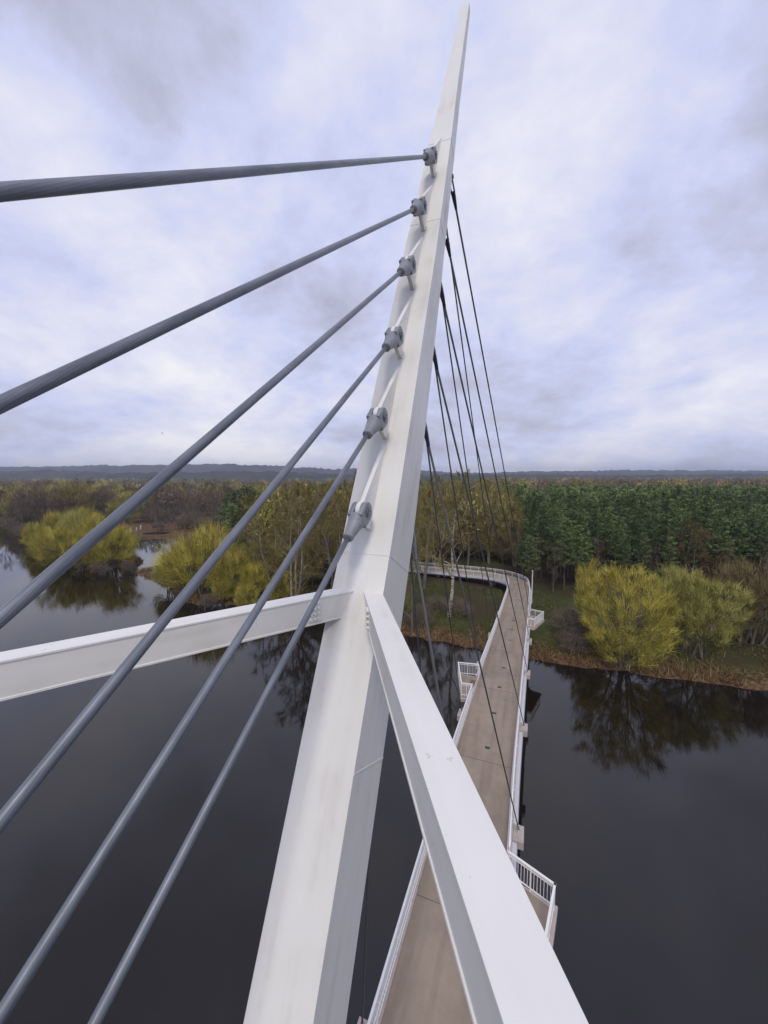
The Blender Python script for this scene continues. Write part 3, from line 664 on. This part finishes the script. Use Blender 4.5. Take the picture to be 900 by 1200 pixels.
def grow_tree(seed, h, crown_r, kind, mats, leaf, nleaf, stems=1, bare_frac=.25, lean=(0, 0), limbs=15, twig=.035, leaf_size=.16, sprays=14):
    """returns (trunk mesh, crown mesh): tapered stems and limbs, twigs as slim slivers, buds or leaves scattered along the twigs"""
    rng = np.random.default_rng(seed); big, small, t0, t1, tips = [], [], [], [], []
    def path(p, d, L, r0, r1, n, wob, up, store):
        pts = [p]
        for k in range(n):
            d = nrm(d + rng.normal(size=3) * wob + np.array([0, 0, up])); q_ = pts[-1] + d * L / n
            ra, rb = r0 + (r1 - r0) * k / n, r0 + (r1 - r0) * (k + 1) / n; store.append((pts[-1], q_, ra, rb)); pts.append(q_)
        return pts, d
    def side_dir(d, ang):
        o = nrm(np.cross(d, rng.normal(size=3))); return nrm(d * math.cos(ang) + o * math.sin(ang))
    for s in range(stems):
        az = 2 * math.pi * (s + rng.uniform(-.3, .3)) / stems
        if kind == 'shrub':
            tilt = rng.uniform(.1, .85); d0 = np.array([math.cos(az) * math.sin(tilt), math.sin(az) * math.sin(tilt), math.cos(tilt)]); hh = h * rng.uniform(.62, .82) * (1 - .18 * tilt); base = np.array([math.cos(az), math.sin(az), 0]) * rng.uniform(.1, .9) * crown_r * .25
        else:
            tilt = rng.uniform(.0, .08) if stems == 1 else rng.uniform(.1, .3); d0 = nrm(np.array([math.cos(az) * math.sin(tilt) + lean[0], math.sin(az) * math.sin(tilt) + lean[1], math.cos(tilt)])); hh = h * rng.uniform(.84, .92); base = np.array([math.cos(az), math.sin(az), 0]) * (.25 if stems > 1 else 0)
        base = base + np.array([0, 0, -.3]); r0 = .014 * h * (1 if stems == 1 else .62) + .03
        tp, _ = path(base, d0, hh, r0, .025, 9, .07 if kind != 'shrub' else .1, .03 if kind != 'shrub' else .02, big)
        nl = limbs if stems == 1 else max(5, int(limbs * 1.6 / stems) + 3)
        for k in range(nl):
            f = bare_frac + (1 - bare_frac) * (k + rng.uniform(0, 1)) / nl; f = min(.98, f); x = f * 9; i = min(8, int(x)); p = tp[i] + (tp[i + 1] - tp[i]) * (x - i)
            dd = nrm(tp[i + 1] - tp[i]); prof = math.sin(math.pi * (0.18 + .78 * (f - bare_frac) / (1 - bare_frac + 1e-6))) if kind != 'shrub' else .75
            L = crown_r * (.55 + .6 * prof) * rng.uniform(.75, 1.2) * (.8 if stems > 1 else 1)
            rl = max(.02, r0 * (1 - f) * .55)
            lp, ld = path(p, side_dir(dd, rng.uniform(.55, 1.1)), L, rl, .014, 5, .16, .10 if leaf != 'weep' else .02, small)
            for j in range(7):
                g = rng.uniform(.25, 1.0); y = g * 5; ii_ = min(4, int(y)); q0 = lp[ii_] + (lp[ii_ + 1] - lp[ii_]) * (y - ii_)
                bd = side_dir(nrm(lp[ii_ + 1] - lp[ii_]), rng.uniform(.4, 1.0)); L2 = L * .48 * rng.uniform(.6, 1.2) * (1.1 - .5 * g)
                tw, _ = path(q0, bd, L2, .014, .006, 3, .2, .09 if leaf != 'weep' else -.10, tips)
                for a, b_, _, _ in tips[-3:]: t0.append((a, b_))
    P0 = np.array([a for a, _ in t0]); P1 = np.array([b_ for _, b_ in t0]); parts = []
    v, f = ribbons(P0, P1, twig, rng); parts.append((v, f, rng.uniform(0, .35, len(f))))
    m_ = sprays; k = rng.integers(0, len(P0), len(P0) * m_); s = rng.uniform(0, 1, (len(k), 1)); q0 = P0[k] + (P1[k] - P0[k]) * s
    dd = (P1 - P0)[k]; dd /= np.linalg.norm(dd, axis=1)[:, None] + 1e-9
    bias = {'weep': np.array([0, 0, -.75]), 'up': np.array([0, 0, .75])}.get(leaf, np.array([0, 0, .3]))
    fl_ = dd * .8 + rng.normal(size=dd.shape) * .55 + bias; fl_ /= np.linalg.norm(fl_, axis=1)[:, None]; Lf = rng.uniform(.35, 1.05, (len(k), 1)) * (.06 * h if kind == 'shrub' else .045 * h)
    q1 = q0 + fl_ * Lf; v, f = ribbons(q0, q1, twig * .8, rng); parts.append((v, f, rng.uniform(.1, .75, len(f))))
    if nleaf:
        k2 = rng.integers(0, len(q0), nleaf); s = rng.uniform(.15, 1.1, (nleaf, 1)); c_ = q0[k2] + (q1 - q0)[k2] * s + rng.normal(size=(nleaf, 3)) * .06
        v, f = cards(c_, leaf_size, rng, 1.5, fl_[k2]); tone = np.clip(rng.normal(.55, .22, len(f)), 0, 1); parts.append((v, f, tone))
    v, f, a = merge(parts); crown = tri_mesh('crown', v, f, [mats[1]], var=a)
    v1, f1 = tubes_from(big, 7); v2, f2 = tubes_from(small, 4); v3, f3 = tubes_from(tips, 3)
    v, f, _ = merge([(v1, f1, np.zeros(len(f1))), (v2, f2, np.zeros(len(f2))), (v3, f3, np.zeros(len(f3)))]); trunk = tri_mesh('trunk', v, f, [mats[0]])
    return trunk, crown
def grow_dome(seed, h, r, mats, nspray, per, stems=10, zc=.42, zr=.6, lean_up=.6, L=(.5, 1.7), wd=.038, leafs=0, low=-.55):
    """bushy willow: spreading stems inside a lumpy dome of fine shoots that come in sprays"""
    rng = np.random.default_rng(seed); segs = []; parts = []
    lob = rng.normal(size=(16, 3)); lob[:, 2] = np.abs(lob[:, 2]) * .9; lob /= np.linalg.norm(lob, axis=1)[:, None]; amp = rng.uniform(-.34, .34, 16)
    def env(d_): return 1 - .12 + (amp[None] * np.exp(9 * (d_ @ lob.T - 1))).sum(1)
    n = nspray; d_ = rng.normal(size=(n * 3, 3)); d_ /= np.linalg.norm(d_, axis=1)[:, None]; d_ = d_[d_[:, 2] > low][:n]; n = len(d_)
    rad = env(d_) * rng.uniform(.12, 1, n) ** .36; c_ = d_ * rad[:, None] * np.array([r, r, zr * h]); c_[:, 2] += zc * h; c_[:, 2] = np.maximum(c_[:, 2], .35)
    ax = c_ - np.array([0, 0, -.05 * h]); ax /= np.linalg.norm(ax, axis=1)[:, None]; ax = ax + np.array([0, 0, lean_up * .5]) + rng.normal(size=(n, 3)) * .22; ax /= np.linalg.norm(ax, axis=1)[:, None]
    k = np.repeat(np.arange(n), per); N_ = len(k); P0 = c_[k] + rng.normal(size=(N_, 3)) * np.array([.27, .27, .20])
    dr = ax[k] + rng.normal(size=(N_, 3)) * .34; dr /= np.linalg.norm(dr, axis=1)[:, None]; P1 = P0 + dr * rng.uniform(*L, (N_, 1))
    v, f = ribbons(P0, P1, wd * rng.uniform(.6, 1.3, N_), rng); tone = np.clip(rng.normal(.5, .27, n)[k] + rng.normal(0, .2, N_), 0, 1); parts.append((v, f, tone))
    if leafs:
        q_ = rng.integers(0, N_, leafs); v, f = cards(P0[q_] + (P1 - P0)[q_] * rng.uniform(.1, 1.1, (leafs, 1)), .12, rng, 1.3); parts.append((v, f, np.clip(rng.normal(.6, .2, leafs), 0, 1)))
    v, f, a = merge(parts); crown = tri_mesh('crown', v, f, [mats[1]], var=a)
    pick = rng.choice(n, min(n, stems * 14), replace=False); base = rng.normal(size=(stems, 3)) * np.array([.12 * r, .12 * r, 0]); base[:, 2] = -.3
    hubs = []
    for s in range(stems):
        az = 2 * math.pi * s / stems + rng.uniform(-.3, .3); tl = rng.uniform(.15, .8); e_ = base[s] + np.array([math.cos(az) * math.sin(tl) * r * .6, math.sin(az) * math.sin(tl) * r * .6, h * .5 * math.cos(tl * .7)])
        m_ = (base[s] + e_) / 2 + np.array([0, 0, .06 * h]); r0 = .012 * h + .03; segs += [(base[s], m_, r0, r0 * .7), (m_, e_, r0 * .7, r0 * .4)]; hubs += [m_, e_]
    hubs = np.array(hubs)
    for i in pick:
        j = np.argmin(np.linalg.norm(hubs - c_[i], axis=1)); m_ = (hubs[j] + c_[i]) / 2 + rng.normal(size=3) * .25; segs += [(hubs[j], m_, .045, .03), (m_, c_[i], .03, .012)]
    v, f = tubes_from(segs, 5); return tri_mesh('trunk', v, f, [mats[0]]), crown
def grow_pine(seed, h, cr, base_f, tufts):
    rng = np.random.default_rng(seed); segs, br, cp, ca = [], [], [], []
    x = np.array([0, 0, -.3]); d = np.array([0, 0, 1.]); n = 8; pts = [x]
    for k in range(n):
        q_ = np.array([rng.normal() * .12, rng.normal() * .12, h * (k + 1) / n]); segs.append((pts[-1], q_, .16 * (1 - k / n) + .03, .16 * (1 - (k + 1) / n) + .03)); pts.append(q_)
    nb = 34
    for k in range(nb):
        f = base_f + (1 - base_f) * (k + rng.uniform(0, .8)) / nb; f = min(f, .985); z = f * h; az = k * 2.4 + rng.uniform(-.4, .4)
        g = (f - base_f) / (1 - base_f); L = cr * (1.05 - .80 * g ** 1.4) * rng.uniform(.5, 1.25); up = -.08 + .6 * g
        dr = np.array([math.cos(az), math.sin(az), up]); p = np.array([0, 0, z]); e_ = p + dr * L; br.append((p, e_, .035, .012))
        m_ = max(3, int(tufts * L / cr))
        for s in rng.uniform(.3, 1.05, m_):
            c_ = p + dr * L * s + rng.normal(size=3) * np.array([.24, .24, .12]) * (1.2 - .5 * g); 
            cp += [c_ + rng.normal(size=3) * np.array([.22, .22, .12]) for _ in range(11)]
            ca += [nrm(dr * np.array([1, 1, .3])) * .9 + np.array([0, 0, .7])] * 11
    cp = np.array(cp); ca = np.array(ca); v, f = cards(cp, .30, rng, 1.7, ca)
    rr = np.linalg.norm(cp[:, :2], axis=1) / cr
    tone = np.clip(rng.normal(.5, .2, len(f)), 0, 1)
    crown = tri_mesh('crown', v, f, [M['pine']], var=tone)
    v1, f1 = tubes_from(segs, 6); v2, f2 = tubes_from(br, 3); v, f, _ = merge([(v1, f1, np.zeros(len(f1))), (v2, f2, np.zeros(len(f2)))])
    return tri_mesh('trunk', v, f, [M['pine_trunk']]), crown
def plant(proto, name, x, y, scale, rot, label, cat='tree', group=None, sxy=1.0):
    z = max(0.02, ground_z(x, y)); o = empty(name, (x, y, z)); o.scale = (scale * sxy, scale * sxy, scale); o.rotation_euler = (0, 0, rot)
    for nm, me in zip(('trunk', 'crown'), proto): link_mesh(nm, me, o)
    return tag(o, label, cat, group)
rnd = random.Random(7)
def put(proto, name, px, py, top, h0, label, cat='tree', group=None, sxy=1.0, rot=None):   # base pixel on the ground, top pixel row -> size
    x, y, _ = ground_at(px, py, 1.2); hgt = (py - top) * y / FPX * 1.0
    return plant(proto, name, x, y, hgt / h0, rnd.uniform(0, 6.28) if rot is None else rot, label, cat, group, sxy)

olive = [grow_tree(100 + i, 20, 4.8, 'tree', (M['palebark'] if i % 2 else M['bark'], M['olive']), 'any', 2500, stems=(1, 3, 1, 2)[i], bare_frac=.12, limbs=20, leaf_size=.13, twig=.036, sprays=15) for i in range(4)]
bare = [grow_tree(140 + i, 18, 5.4, 'tree', (M['bark'], M['bare']), 'any', 800, stems=(1, 2, 1)[i], bare_frac=.12, limbs=20, twig=.042, leaf_size=.12, sprays=16) for i in range(3)]
rust = grow_tree(160, 14, 4.4, 'tree', (M['palebark'], M['rust']), 'any', 3500, stems=2, bare_frac=.3, limbs=20, leaf_size=.13, sprays=22, twig=.04)
birch = grow_tree(171, 21, 4.6, 'tree', (M['birch'], M['olive']), 'any', 1800, stems=1, bare_frac=.30, lean=(.10, 0), limbs=16, leaf_size=.12, sprays=11)
will = [grow_dome(183, 12, 6.0, (M['bark'], M['willow']), 380, 46, lean_up=.15, leafs=5000, low=-.95, zc=.46, zr=.54), grow_dome(181, 12, 4.6, (M['bark'], M['willow']), 270, 38, leafs=2500)]
dull = grow_dome(190, 12, 6.2, (M['bark'], M['willow_dull']), 440, 44, lean_up=.7, stems=6, low=-.75, zc=.5, zr=.54, leafs=4000, wd=.042)
bush = [grow_dome(200 + i, 7, 4.4, (M['bark'], M['willow' if i < 2 else 'willow_dull']), 250, 34, lean_up=.8, zc=.34, zr=.62, L=(.6, 2.1), wd=.038, low=-.4, leafs=1200) for i in range(3)]
scrub = grow_dome(210, 4, 2.6, (M['bark'], M['bare']), 130, 16, lean_up=.8, zc=.35, zr=.6, L=(.4, .9), wd=.03, low=-.4)
thicket = [grow_dome(215 + i, 8, 4.2, (M['bark'], M[('olive', 'bare', 'rust', 'willow_dull')[i]]), 240, 30, lean_up=.9, zc=.4, zr=.6, L=(.5, 1.2), wd=.04, low=-.5) for i in range(4)]
pines = [grow_pine(220 + i, 17, 2.5 + .25 * (i % 3), (.42, .36, .48, .33, .4)[i], 9) for i in range(5)]

# willows on the bank to the right of the bridge
put(will[0], 'willow_tree', 731, 771, 654, 12.2, 'bright yellow-green bushy willow on the reedy bank beside the footbridge', 'tree', None, .9)
put(dull, 'willow_tree', 812, 766, 664, 11.4, 'dull olive willow with greyish top beside the bright yellow one', 'tree', None, .8)
put(will[1], 'willow_tree', 690, 738, 650, 11.2, 'slim yellow-green willow behind the bright bushy one, near the bend', 'tree', None, .5)
put(rust, 'bare_tree', 806, 692, 612, 13, 'thin rusty bare tree standing in front of the dark pines', 'tree', None, .9)
put(thicket[2], 'bare_tree', 880, 752, 640, 8, 'brown bare spreading tree at the dark hollow past the dull willow', 'tree', None, 1.0)
put(thicket[1], 'bare_tree', 935, 742, 650, 8, 'brown twiggy bare tree on the bank beyond the spreading one')
# birch and olive trees round the bend of the walkway
put(birch, 'birch_tree', 526, 722, 566, 19.5, 'white-trunked birch with forked crown inside the walkway bend', 'tree', None, 1.0, 0.0)
put(olive[2], 'olive_tree', 483, 735, 585, 18.5, 'slender dark-trunked tree on the bank next to the mast', 'tree', None, .6)
GO = 'olive-twigged trees behind the walkway bend'
for i, (px, py, tp) in enumerate([(497, 690, 566), (512, 668, 560), (548, 664, 562), (572, 660, 568), (594, 654, 574), (560, 648, 562), (530, 650, 558), (500, 645, 556), (585, 644, 570), (603, 664, 592)]):
    put(olive[i % 4], 'olive_tree', px, py, tp, 18.5, 'tall olive-brown twiggy tree behind the curved end of the walkway', 'tree', GO, rnd.uniform(.85, 1.15))
GL = 'olive-twigged trees on the wooded bank'
put(olive[1], 'olive_tree', 345, 708, 566, 18.5, 'pale multi-stemmed olive tree on the brown bank below the mast beam', 'tree', None, 1.15)
for i, (px, py, tp) in enumerate([(318, 684, 578), (388, 702, 574), (408, 690, 566), (300, 668, 584), (366, 672, 568), (430, 672, 562), (395, 655, 563), (455, 668, 560), (340, 650, 568), (420, 648, 560), (468, 650, 558)]):
    put(olive[(i + 1) % 4], 'olive_tree', px, py, tp, 18.5, 'olive-brown twiggy tree in the wood between the creek and the mast', 'tree', GL, rnd.uniform(.9, 1.2))
# yellow-green willow bushes by the creek
put(bush[0], 'willow_bush', 238, 690, 619, 6.4, 'large yellow-green bush on the creek-side point beside the brown bank tip', 'bush', None, .85)
put(bush[2], 'willow_bush', 205, 682, 637, 6.4, 'pale twiggy bush at the tip of the creek-side point', 'bush', None, .8)
GB = 'yellow-green bushes along the wooded shore'
for px, py, tp, s_ in [(276, 694, 642, .75), (300, 698, 656, .7), (262, 700, 672, .7), (330, 702, 668, .7), (288, 706, 676, .7)]:
    put(bush[rnd.randrange(2)], 'willow_bush', px, py, tp, 6.4, 'yellow-green bush on the shore below the olive trees', 'bush', GB, s_)
put(bush[1], 'willow_bush', 132, 661, 612, 6.4, 'round yellow-green bush on the red-brown spit across the creek mouth', 'bush', None, .8)
GI = 'yellow-green bushes at the water on the far side of the creek'
for px, py, tp, s_ in [(96, 664, 622, .8), (76, 660, 614, .75), (56, 650, 616, .75), (40, 638, 610, .75), (112, 645, 606, .7), (86, 640, 600, .7), (148, 646, 618, .6), (64, 630, 600, .7), (104, 634, 596, .6)]:
    put(bush[rnd.randrange(3)], 'willow_bush', px, py, tp, 6.4, 'yellow-green bush hanging over the river across the creek', 'bush', GI, s_)
GW = 'grey-brown bare trees behind the creek bushes'
for i, (px, py, tp) in enumerate([(8, 612, 578), (28, 606, 574), (48, 610, 570), (66, 604, 565), (84, 606, 566), (104, 602, 567), (124, 604, 574), (146, 606, 577), (20, 598, 574), (118, 594, 566), (160, 600, 572), (-12, 608, 580)]):
    put(thicket[(0, 3, 1, 3)[i % 4]] if i % 5 else bare[i % 3], 'bare_tree', px, py + 5, tp - 4, 8 if i % 5 else 16.5, 'grey-brown bare tree behind the bushes across the creek', 'tree', GW, rnd.uniform(.95, 1.25))
GM = 'bare trees round the flooded wetland'
for i, (px, py, tp) in enumerate([(178, 606, 572), (190, 603, 568), (203, 601, 570), (216, 600, 567), (228, 601, 571), (240, 603, 566), (252, 606, 566), (262, 612, 564), (183, 614, 584), (246, 616, 578), (170, 610, 578)]):
    put(bare[i % 3], 'bare_tree', px, py, tp, 16.5, 'grey bare tree at the edge of the flooded brown wetland', 'tree', GM, rnd.uniform(.8, 1.2))
GT = 'understorey thickets in the olive wood'
for i, (px, py, tp) in enumerate([(490, 655, 618), (505, 650, 612), (522, 652, 616), (540, 652, 612), (556, 654, 616), (574, 652, 612), (590, 656, 620), (604, 662, 628), (312, 672, 628), (336, 680, 632), (360, 684, 634), (384, 684, 630), (410, 680, 628), (436, 676, 624), (325, 655, 616), (352, 655, 614), (378, 655, 612), (404, 655, 612), (430, 652, 610), (460, 655, 615)]):
    put(thicket[i % 4 == 3], 'thicket', px, py, tp, 8, 'twiggy understorey thicket among the olive trees', 'shrub', GT, rnd.uniform(1.0, 1.3))
GE = 'bare trees along the edge of the pines'
for px, py, tp in [(624, 690, 640), (648, 694, 648), (700, 690, 640), (760, 692, 645), (850, 695, 640), (612, 680, 628)]:
    put(rust if px % 4 else bare[2], 'bare_tree', px, py, tp, 14, 'thin leafless tree at the foot of the dark pines', 'tree', GE, .7)
GQ = 'scrub and saplings standing in the wetland'
for i in range(22):
    px, py = rnd.uniform(168, 268), rnd.uniform(603, 622)
    put(scrub if i % 3 else bare[i % 2], 'wetland_scrub', px, py, py - (rnd.uniform(10, 16) if i % 3 else rnd.uniform(24, 34)), 3.6 if i % 3 else 16.5, 'leafless scrub standing in the flooded brown wetland', 'shrub', GQ, 1.2)
GS = 'low bare scrub on the bank'
for px, py, tp in [(538, 722, 700), (516, 716, 698), (490, 728, 705), (445, 725, 700), (420, 722, 690), (380, 716, 690), (360, 712, 690), (402, 712, 688), (665, 742, 712), (672, 760, 735), (150, 664, 652), (118, 668, 654), (28, 628, 612), (215, 696, 682), (245, 704, 688), (12, 620, 606)]:
    put(scrub, 'bare_scrub', px, py, tp, 3.6, 'low brown leafless scrub on the leaf-strewn bank', 'shrub', GS, 1.1)
GPC = 'dark pines beside the wetland'
for px, py, tp in [(268, 640, 578), (278, 645, 574), (288, 640, 572), (298, 648, 576), (274, 652, 590), (306, 640, 574), (292, 630, 570)]:
    put(pines[rnd.randrange(5)], 'pine_tree', px, py, tp, 17, 'dark green pine in the small clump beside the wetland', 'tree', GPC, 1.35)
# pine plantation to the right
pos = []
yy = 79.0
while yy < 262:
    stp = 4.1 + (yy - 79) * .010; x = .335 * yy + 2 + rnd.uniform(0, 3) - (0 if yy > 90 else 0)
    while x < 1.06 * yy + 16:
        if yy < 82 or vnoise(np.array([x / 9.]), np.array([yy / 9.]), 55)[0] > .2: pos.append((x + rnd.uniform(-1.7, 1.7), yy + rnd.uniform(-1.7, 1.7)))
        x += stp * rnd.uniform(.85, 1.2)
    yy += stp
pos.sort(key=lambda p: p[1]); GP = 'pines of the plantation beyond the bank'
for x, y in pos[:300]:
    plant(pines[rnd.randrange(5)], 'pine_tree', x, y, rnd.uniform(.68, 1.14) * (.9 if y < 86 else 1), rnd.uniform(0, 6.28), 'dark green pine in the dense plantation beyond the bank', 'tree', GP, rnd.uniform(1.0, 1.25))
def scatter_wood(name, pts, protos, label, cat, mats, seed, sxy=(1, 1.2), leafs=(0,)):
    rng = np.random.default_rng(seed); V_, F_, A_, I_ = [], [], [], []; b_ = 0
    for (x, y, s) in pts:
        v, f, a, mi = protos[rng.integers(len(protos))]; mi = np.where(mi == 0, leafs[rng.integers(len(leafs))], mi); th = rng.uniform(0, 6.28); c_, s_ = math.cos(th), math.sin(th); k = rng.uniform(*sxy)
        w_ = np.column_stack([(v[:, 0] * c_ - v[:, 1] * s_) * s * k + x, (v[:, 0] * s_ + v[:, 1] * c_) * s * k + y, v[:, 2] * s + 1.3])
        V_.append(w_); F_.append(f + b_); A_.append(np.clip(a + rng.normal() * .25, 0, 1)); I_.append(mi); b_ += len(v)
    me = tri_mesh(name, np.concatenate(V_), np.concatenate(F_), mats, np.concatenate(I_), np.concatenate(A_))
    return tag(link_mesh(name, me), label, cat, None, 'stuff')
def far_pine(seed):
    rng = np.random.default_rng(seed); n = 380; g = rng.uniform(0, 1, n) ** .8; z = 17 * (.45 + .55 * g); r_ = 2.9 * (1.02 - .85 * g ** 1.5) * np.sqrt(rng.uniform(.1, 1, n)); az = rng.uniform(0, 6.28, n)
    v, f = cards(np.column_stack([r_ * np.cos(az), r_ * np.sin(az), z]), .8, rng, 1.2); v2, f2 = tubes_from([(np.array([0, 0, -1.]), np.array([0, 0, 16.]), .17, .05)], 3)
    v_, f_, a_ = merge([(v, f, np.clip(rng.normal(.5, .2, n), 0, 1)), (v2, f2, np.zeros(len(f2)))]); return v_, f_, a_, np.array([0] * len(f) + [1] * len(f2))
def far_tree(seed, h=17, r=4.5):
    rng = np.random.default_rng(seed); n = 190; d_ = rng.normal(size=(n, 3)); d_ /= np.linalg.norm(d_, axis=1)[:, None]; q_ = d_ * (rng.uniform(.2, 1, (n, 1)) ** .5) * np.array([r, r, h * .36]); q_[:, 2] += h * .62
    v, f = cards(q_, .85, rng, 1.9, np.array([0, 0, .8]) + d_ * .8); v2, f2 = tubes_from([(np.array([0, 0, -1.]), np.array([0, 0, h * .8]), .22, .06)] + [(np.array([0, 0, h * .35]), q_[k], .1, .03) for k in range(7)], 3)
    v_, f_, a_ = merge([(v, f, np.clip(rng.normal(.5, .22, n), 0, 1)), (v2, f2, np.full(len(f2), .3))]); return v_, f_, a_, np.array([0] * len(f) + [1] * len(f2))
fp = [far_pine(300 + i) for i in range(4)]; ft = [far_tree(310 + i) for i in range(4)]
scatter_wood('pine_wood', [(x, y, rnd.uniform(.78, 1.12)) for x, y in pos[300:]] + [(rnd.uniform(-.22, .33) * q_, q_, rnd.uniform(.95, 1.2)) for q_ in [rnd.uniform(170, 300) for _ in range(120)]], fp, 'deep mass of dark green pines behind the plantation edge', 'woodland', [M['pine'], M['pine_trunk']], 1)
pts = []
for _ in range(2600):                            # leafless woods out to the hills
    y = 190 * (1650 / 190) ** rnd.random(); x = rnd.uniform(-1.15, 1.15) * y
    if x > .30 * y and y < 275: continue
    if -175 < x < -72 and y < 232: continue
    if land_distance(np.array([[x, y]]), SHORE)[0] < 6: continue
    if -.42 * y < x < .3 * y or y > 235 or x < -.5 * y: pts.append((x, y, rnd.uniform(.75, 1.12) * (1.22 if x > .25 * y else 1)))
scatter_wood('leafless_wood', pts, ft, 'far grey-brown leafless woodland stretching to the hills', 'woodland', [M['bare'], M['bark'], M['olive'], M['rust'], M['willow_dull']], 2, (.9, 1.4), (0, 0, 0, 0, 2, 2, 3, 4))
pts = []
for _ in range(900):
    y = 110 * (230 / 110) ** rnd.random(); x = rnd.uniform(-.36, .33) * y
    if land_distance(np.array([[x, y]]), SHORE)[0] < 8 or (x < -45 and y < 165): continue
    if y < 125 and -18 < x < 22: continue
    pts.append((x, y, rnd.uniform(.9, 1.2)))
pts = pts[:230]
scatter_wood('olive_wood', pts, ft, 'olive-brown twiggy woodland filling the ground behind the walkway', 'woodland', [M['olive'], M['bark'], M['willow_dull'], M['bare']], 3, (.9, 1.2), (0, 0, 0, 2, 3))
pts = []
for _ in range(1500):                            # far dark conifer stands
    y = 620 * (1750 / 620) ** rnd.random(); x = rnd.uniform(-1.15, 1.15) * y
    if vnoise(np.array([x / 260]), np.array([y / 260]), 77)[0] > .58: pts.append((x, y, rnd.uniform(.95, 1.2)))
scatter_wood('conifer_stand', pts, fp, 'far dark conifer stands scattered in the leafless woodland', 'woodland', [M['pine'], M['pine_trunk']], 4, (1, 1.3))

# pale stubs in the wetland and a bird far off
GK = 'pale stubs standing in the wetland'
for px, py in ((153, 623), (160, 621), (165, 620)):
    x, y, _ = ground_at(px, py, .4); z = ground_z(x, y); q = MB(); q.tube([(0, 0, -.3), (.03, 0, 1.0), (.10, .04, 1.9)], [.34, .28, .22], 7)
    o = q.build('tree_stub', M['stub']); o.location = (x, y, z); tag(o, 'pale broken tree stub standing in the brown wetland', 'stub', GK)
bp = EYE + ray(190, 508) * 75; q = MB(); q.add([(-.16, 0, 0), (.16, 0, .01), (0, .05, .03), (0, -.05, .03), (0, .0, -.04), (-.02, .42, .16), (.08, .40, .15), (-.02, -.42, .16), (.08, -.40, .15), (-.07, .05, .02), (-.07, -.05, .02), (.08, .05, .02), (.08, -.05, .02)],
   [(0, 4, 2), (4, 1, 2), (0, 3, 4), (4, 3, 1), (0, 2, 3), (1, 3, 2), (9, 11, 6, 5), (12, 10, 7, 8)])
o = q.build('bird', M['drain']); o.location = Vector(bp); o.rotation_euler = (0, 0, .6); tag(o, 'tiny dark bird flying in the cloudy sky', 'bird')

# ------------------------------------------------------------------ bank vegetation
rng = np.random.default_rng(5)
def blades(name, n, dmin, dmax, hmin, hmax, wd, mat, label, cat, dens):
    sx = rng.uniform(-110, 75, n * 8); sy = rng.uniform(40, 150, n * 8); P_ = np.column_stack([sx, sy]); z, d = terrain(P_)
    keep = (d > dmin) & (d < dmax) & (rng.uniform(0, 1, len(d)) < dens(sx, sy, d)) & (np.abs(sx) < sy * 1.1 + 5); keep = np.where(keep)[0][:n]
    b0 = np.column_stack([sx[keep], sy[keep], z[keep] - .03]); hh = rng.uniform(hmin, hmax, (len(keep), 1)); ln_ = rng.normal(size=(len(keep), 2)) * .5
    tip = b0 + np.column_stack([ln_ * hh, hh[:, 0] * .95]); v, f = ribbons(b0, tip, wd, rng)
    me = tri_mesh(name, v, f, [mat], var=np.clip(rng.normal(.5, .25, len(f)), 0, 1)); tag(link_mesh(name, me), label, cat, None, 'stuff')
pat = lambda x, y: vnoise(x / 4.0, y / 4.0, 21)
blades('dry_reeds', 80000, .0, 7.5, .3, 1.1, .11, M['reed'], 'rust-brown dry reeds and leaf litter along the river bank', 'reeds', lambda x, y, d: np.exp(-d / 2.3) * (pat(x, y) > .25))
blades('bank_grass', 80000, 1.0, 26, .12, .45, .10, M['grass'], 'short green and straw grass on the bank meadow', 'grass', lambda x, y, d: (pat(x + 90, y) > .42) * .8)

# ------------------------------------------------------------------ the damp air between here and the hills
hz, t_, bs = mat_base('haze'); t_.nodes.remove(bs); pv = t_.nodes.new('ShaderNodeVolumePrincipled')
pv.inputs['Color'].default_value = (.74, .81, .97, 1); pv.inputs['Density'].default_value = 1.8e-4; pv.inputs['Anisotropy'].default_value = .2
t_.links.new(pv.outputs[0], t_.nodes['Material Output'].inputs['Volume'])
q = MB().box((0, 0, 78.5), (13200, 13400, 163)); tag(q.build('haze', hz), 'thin bluish haze over the far hills', 'haze', None, 'stuff')
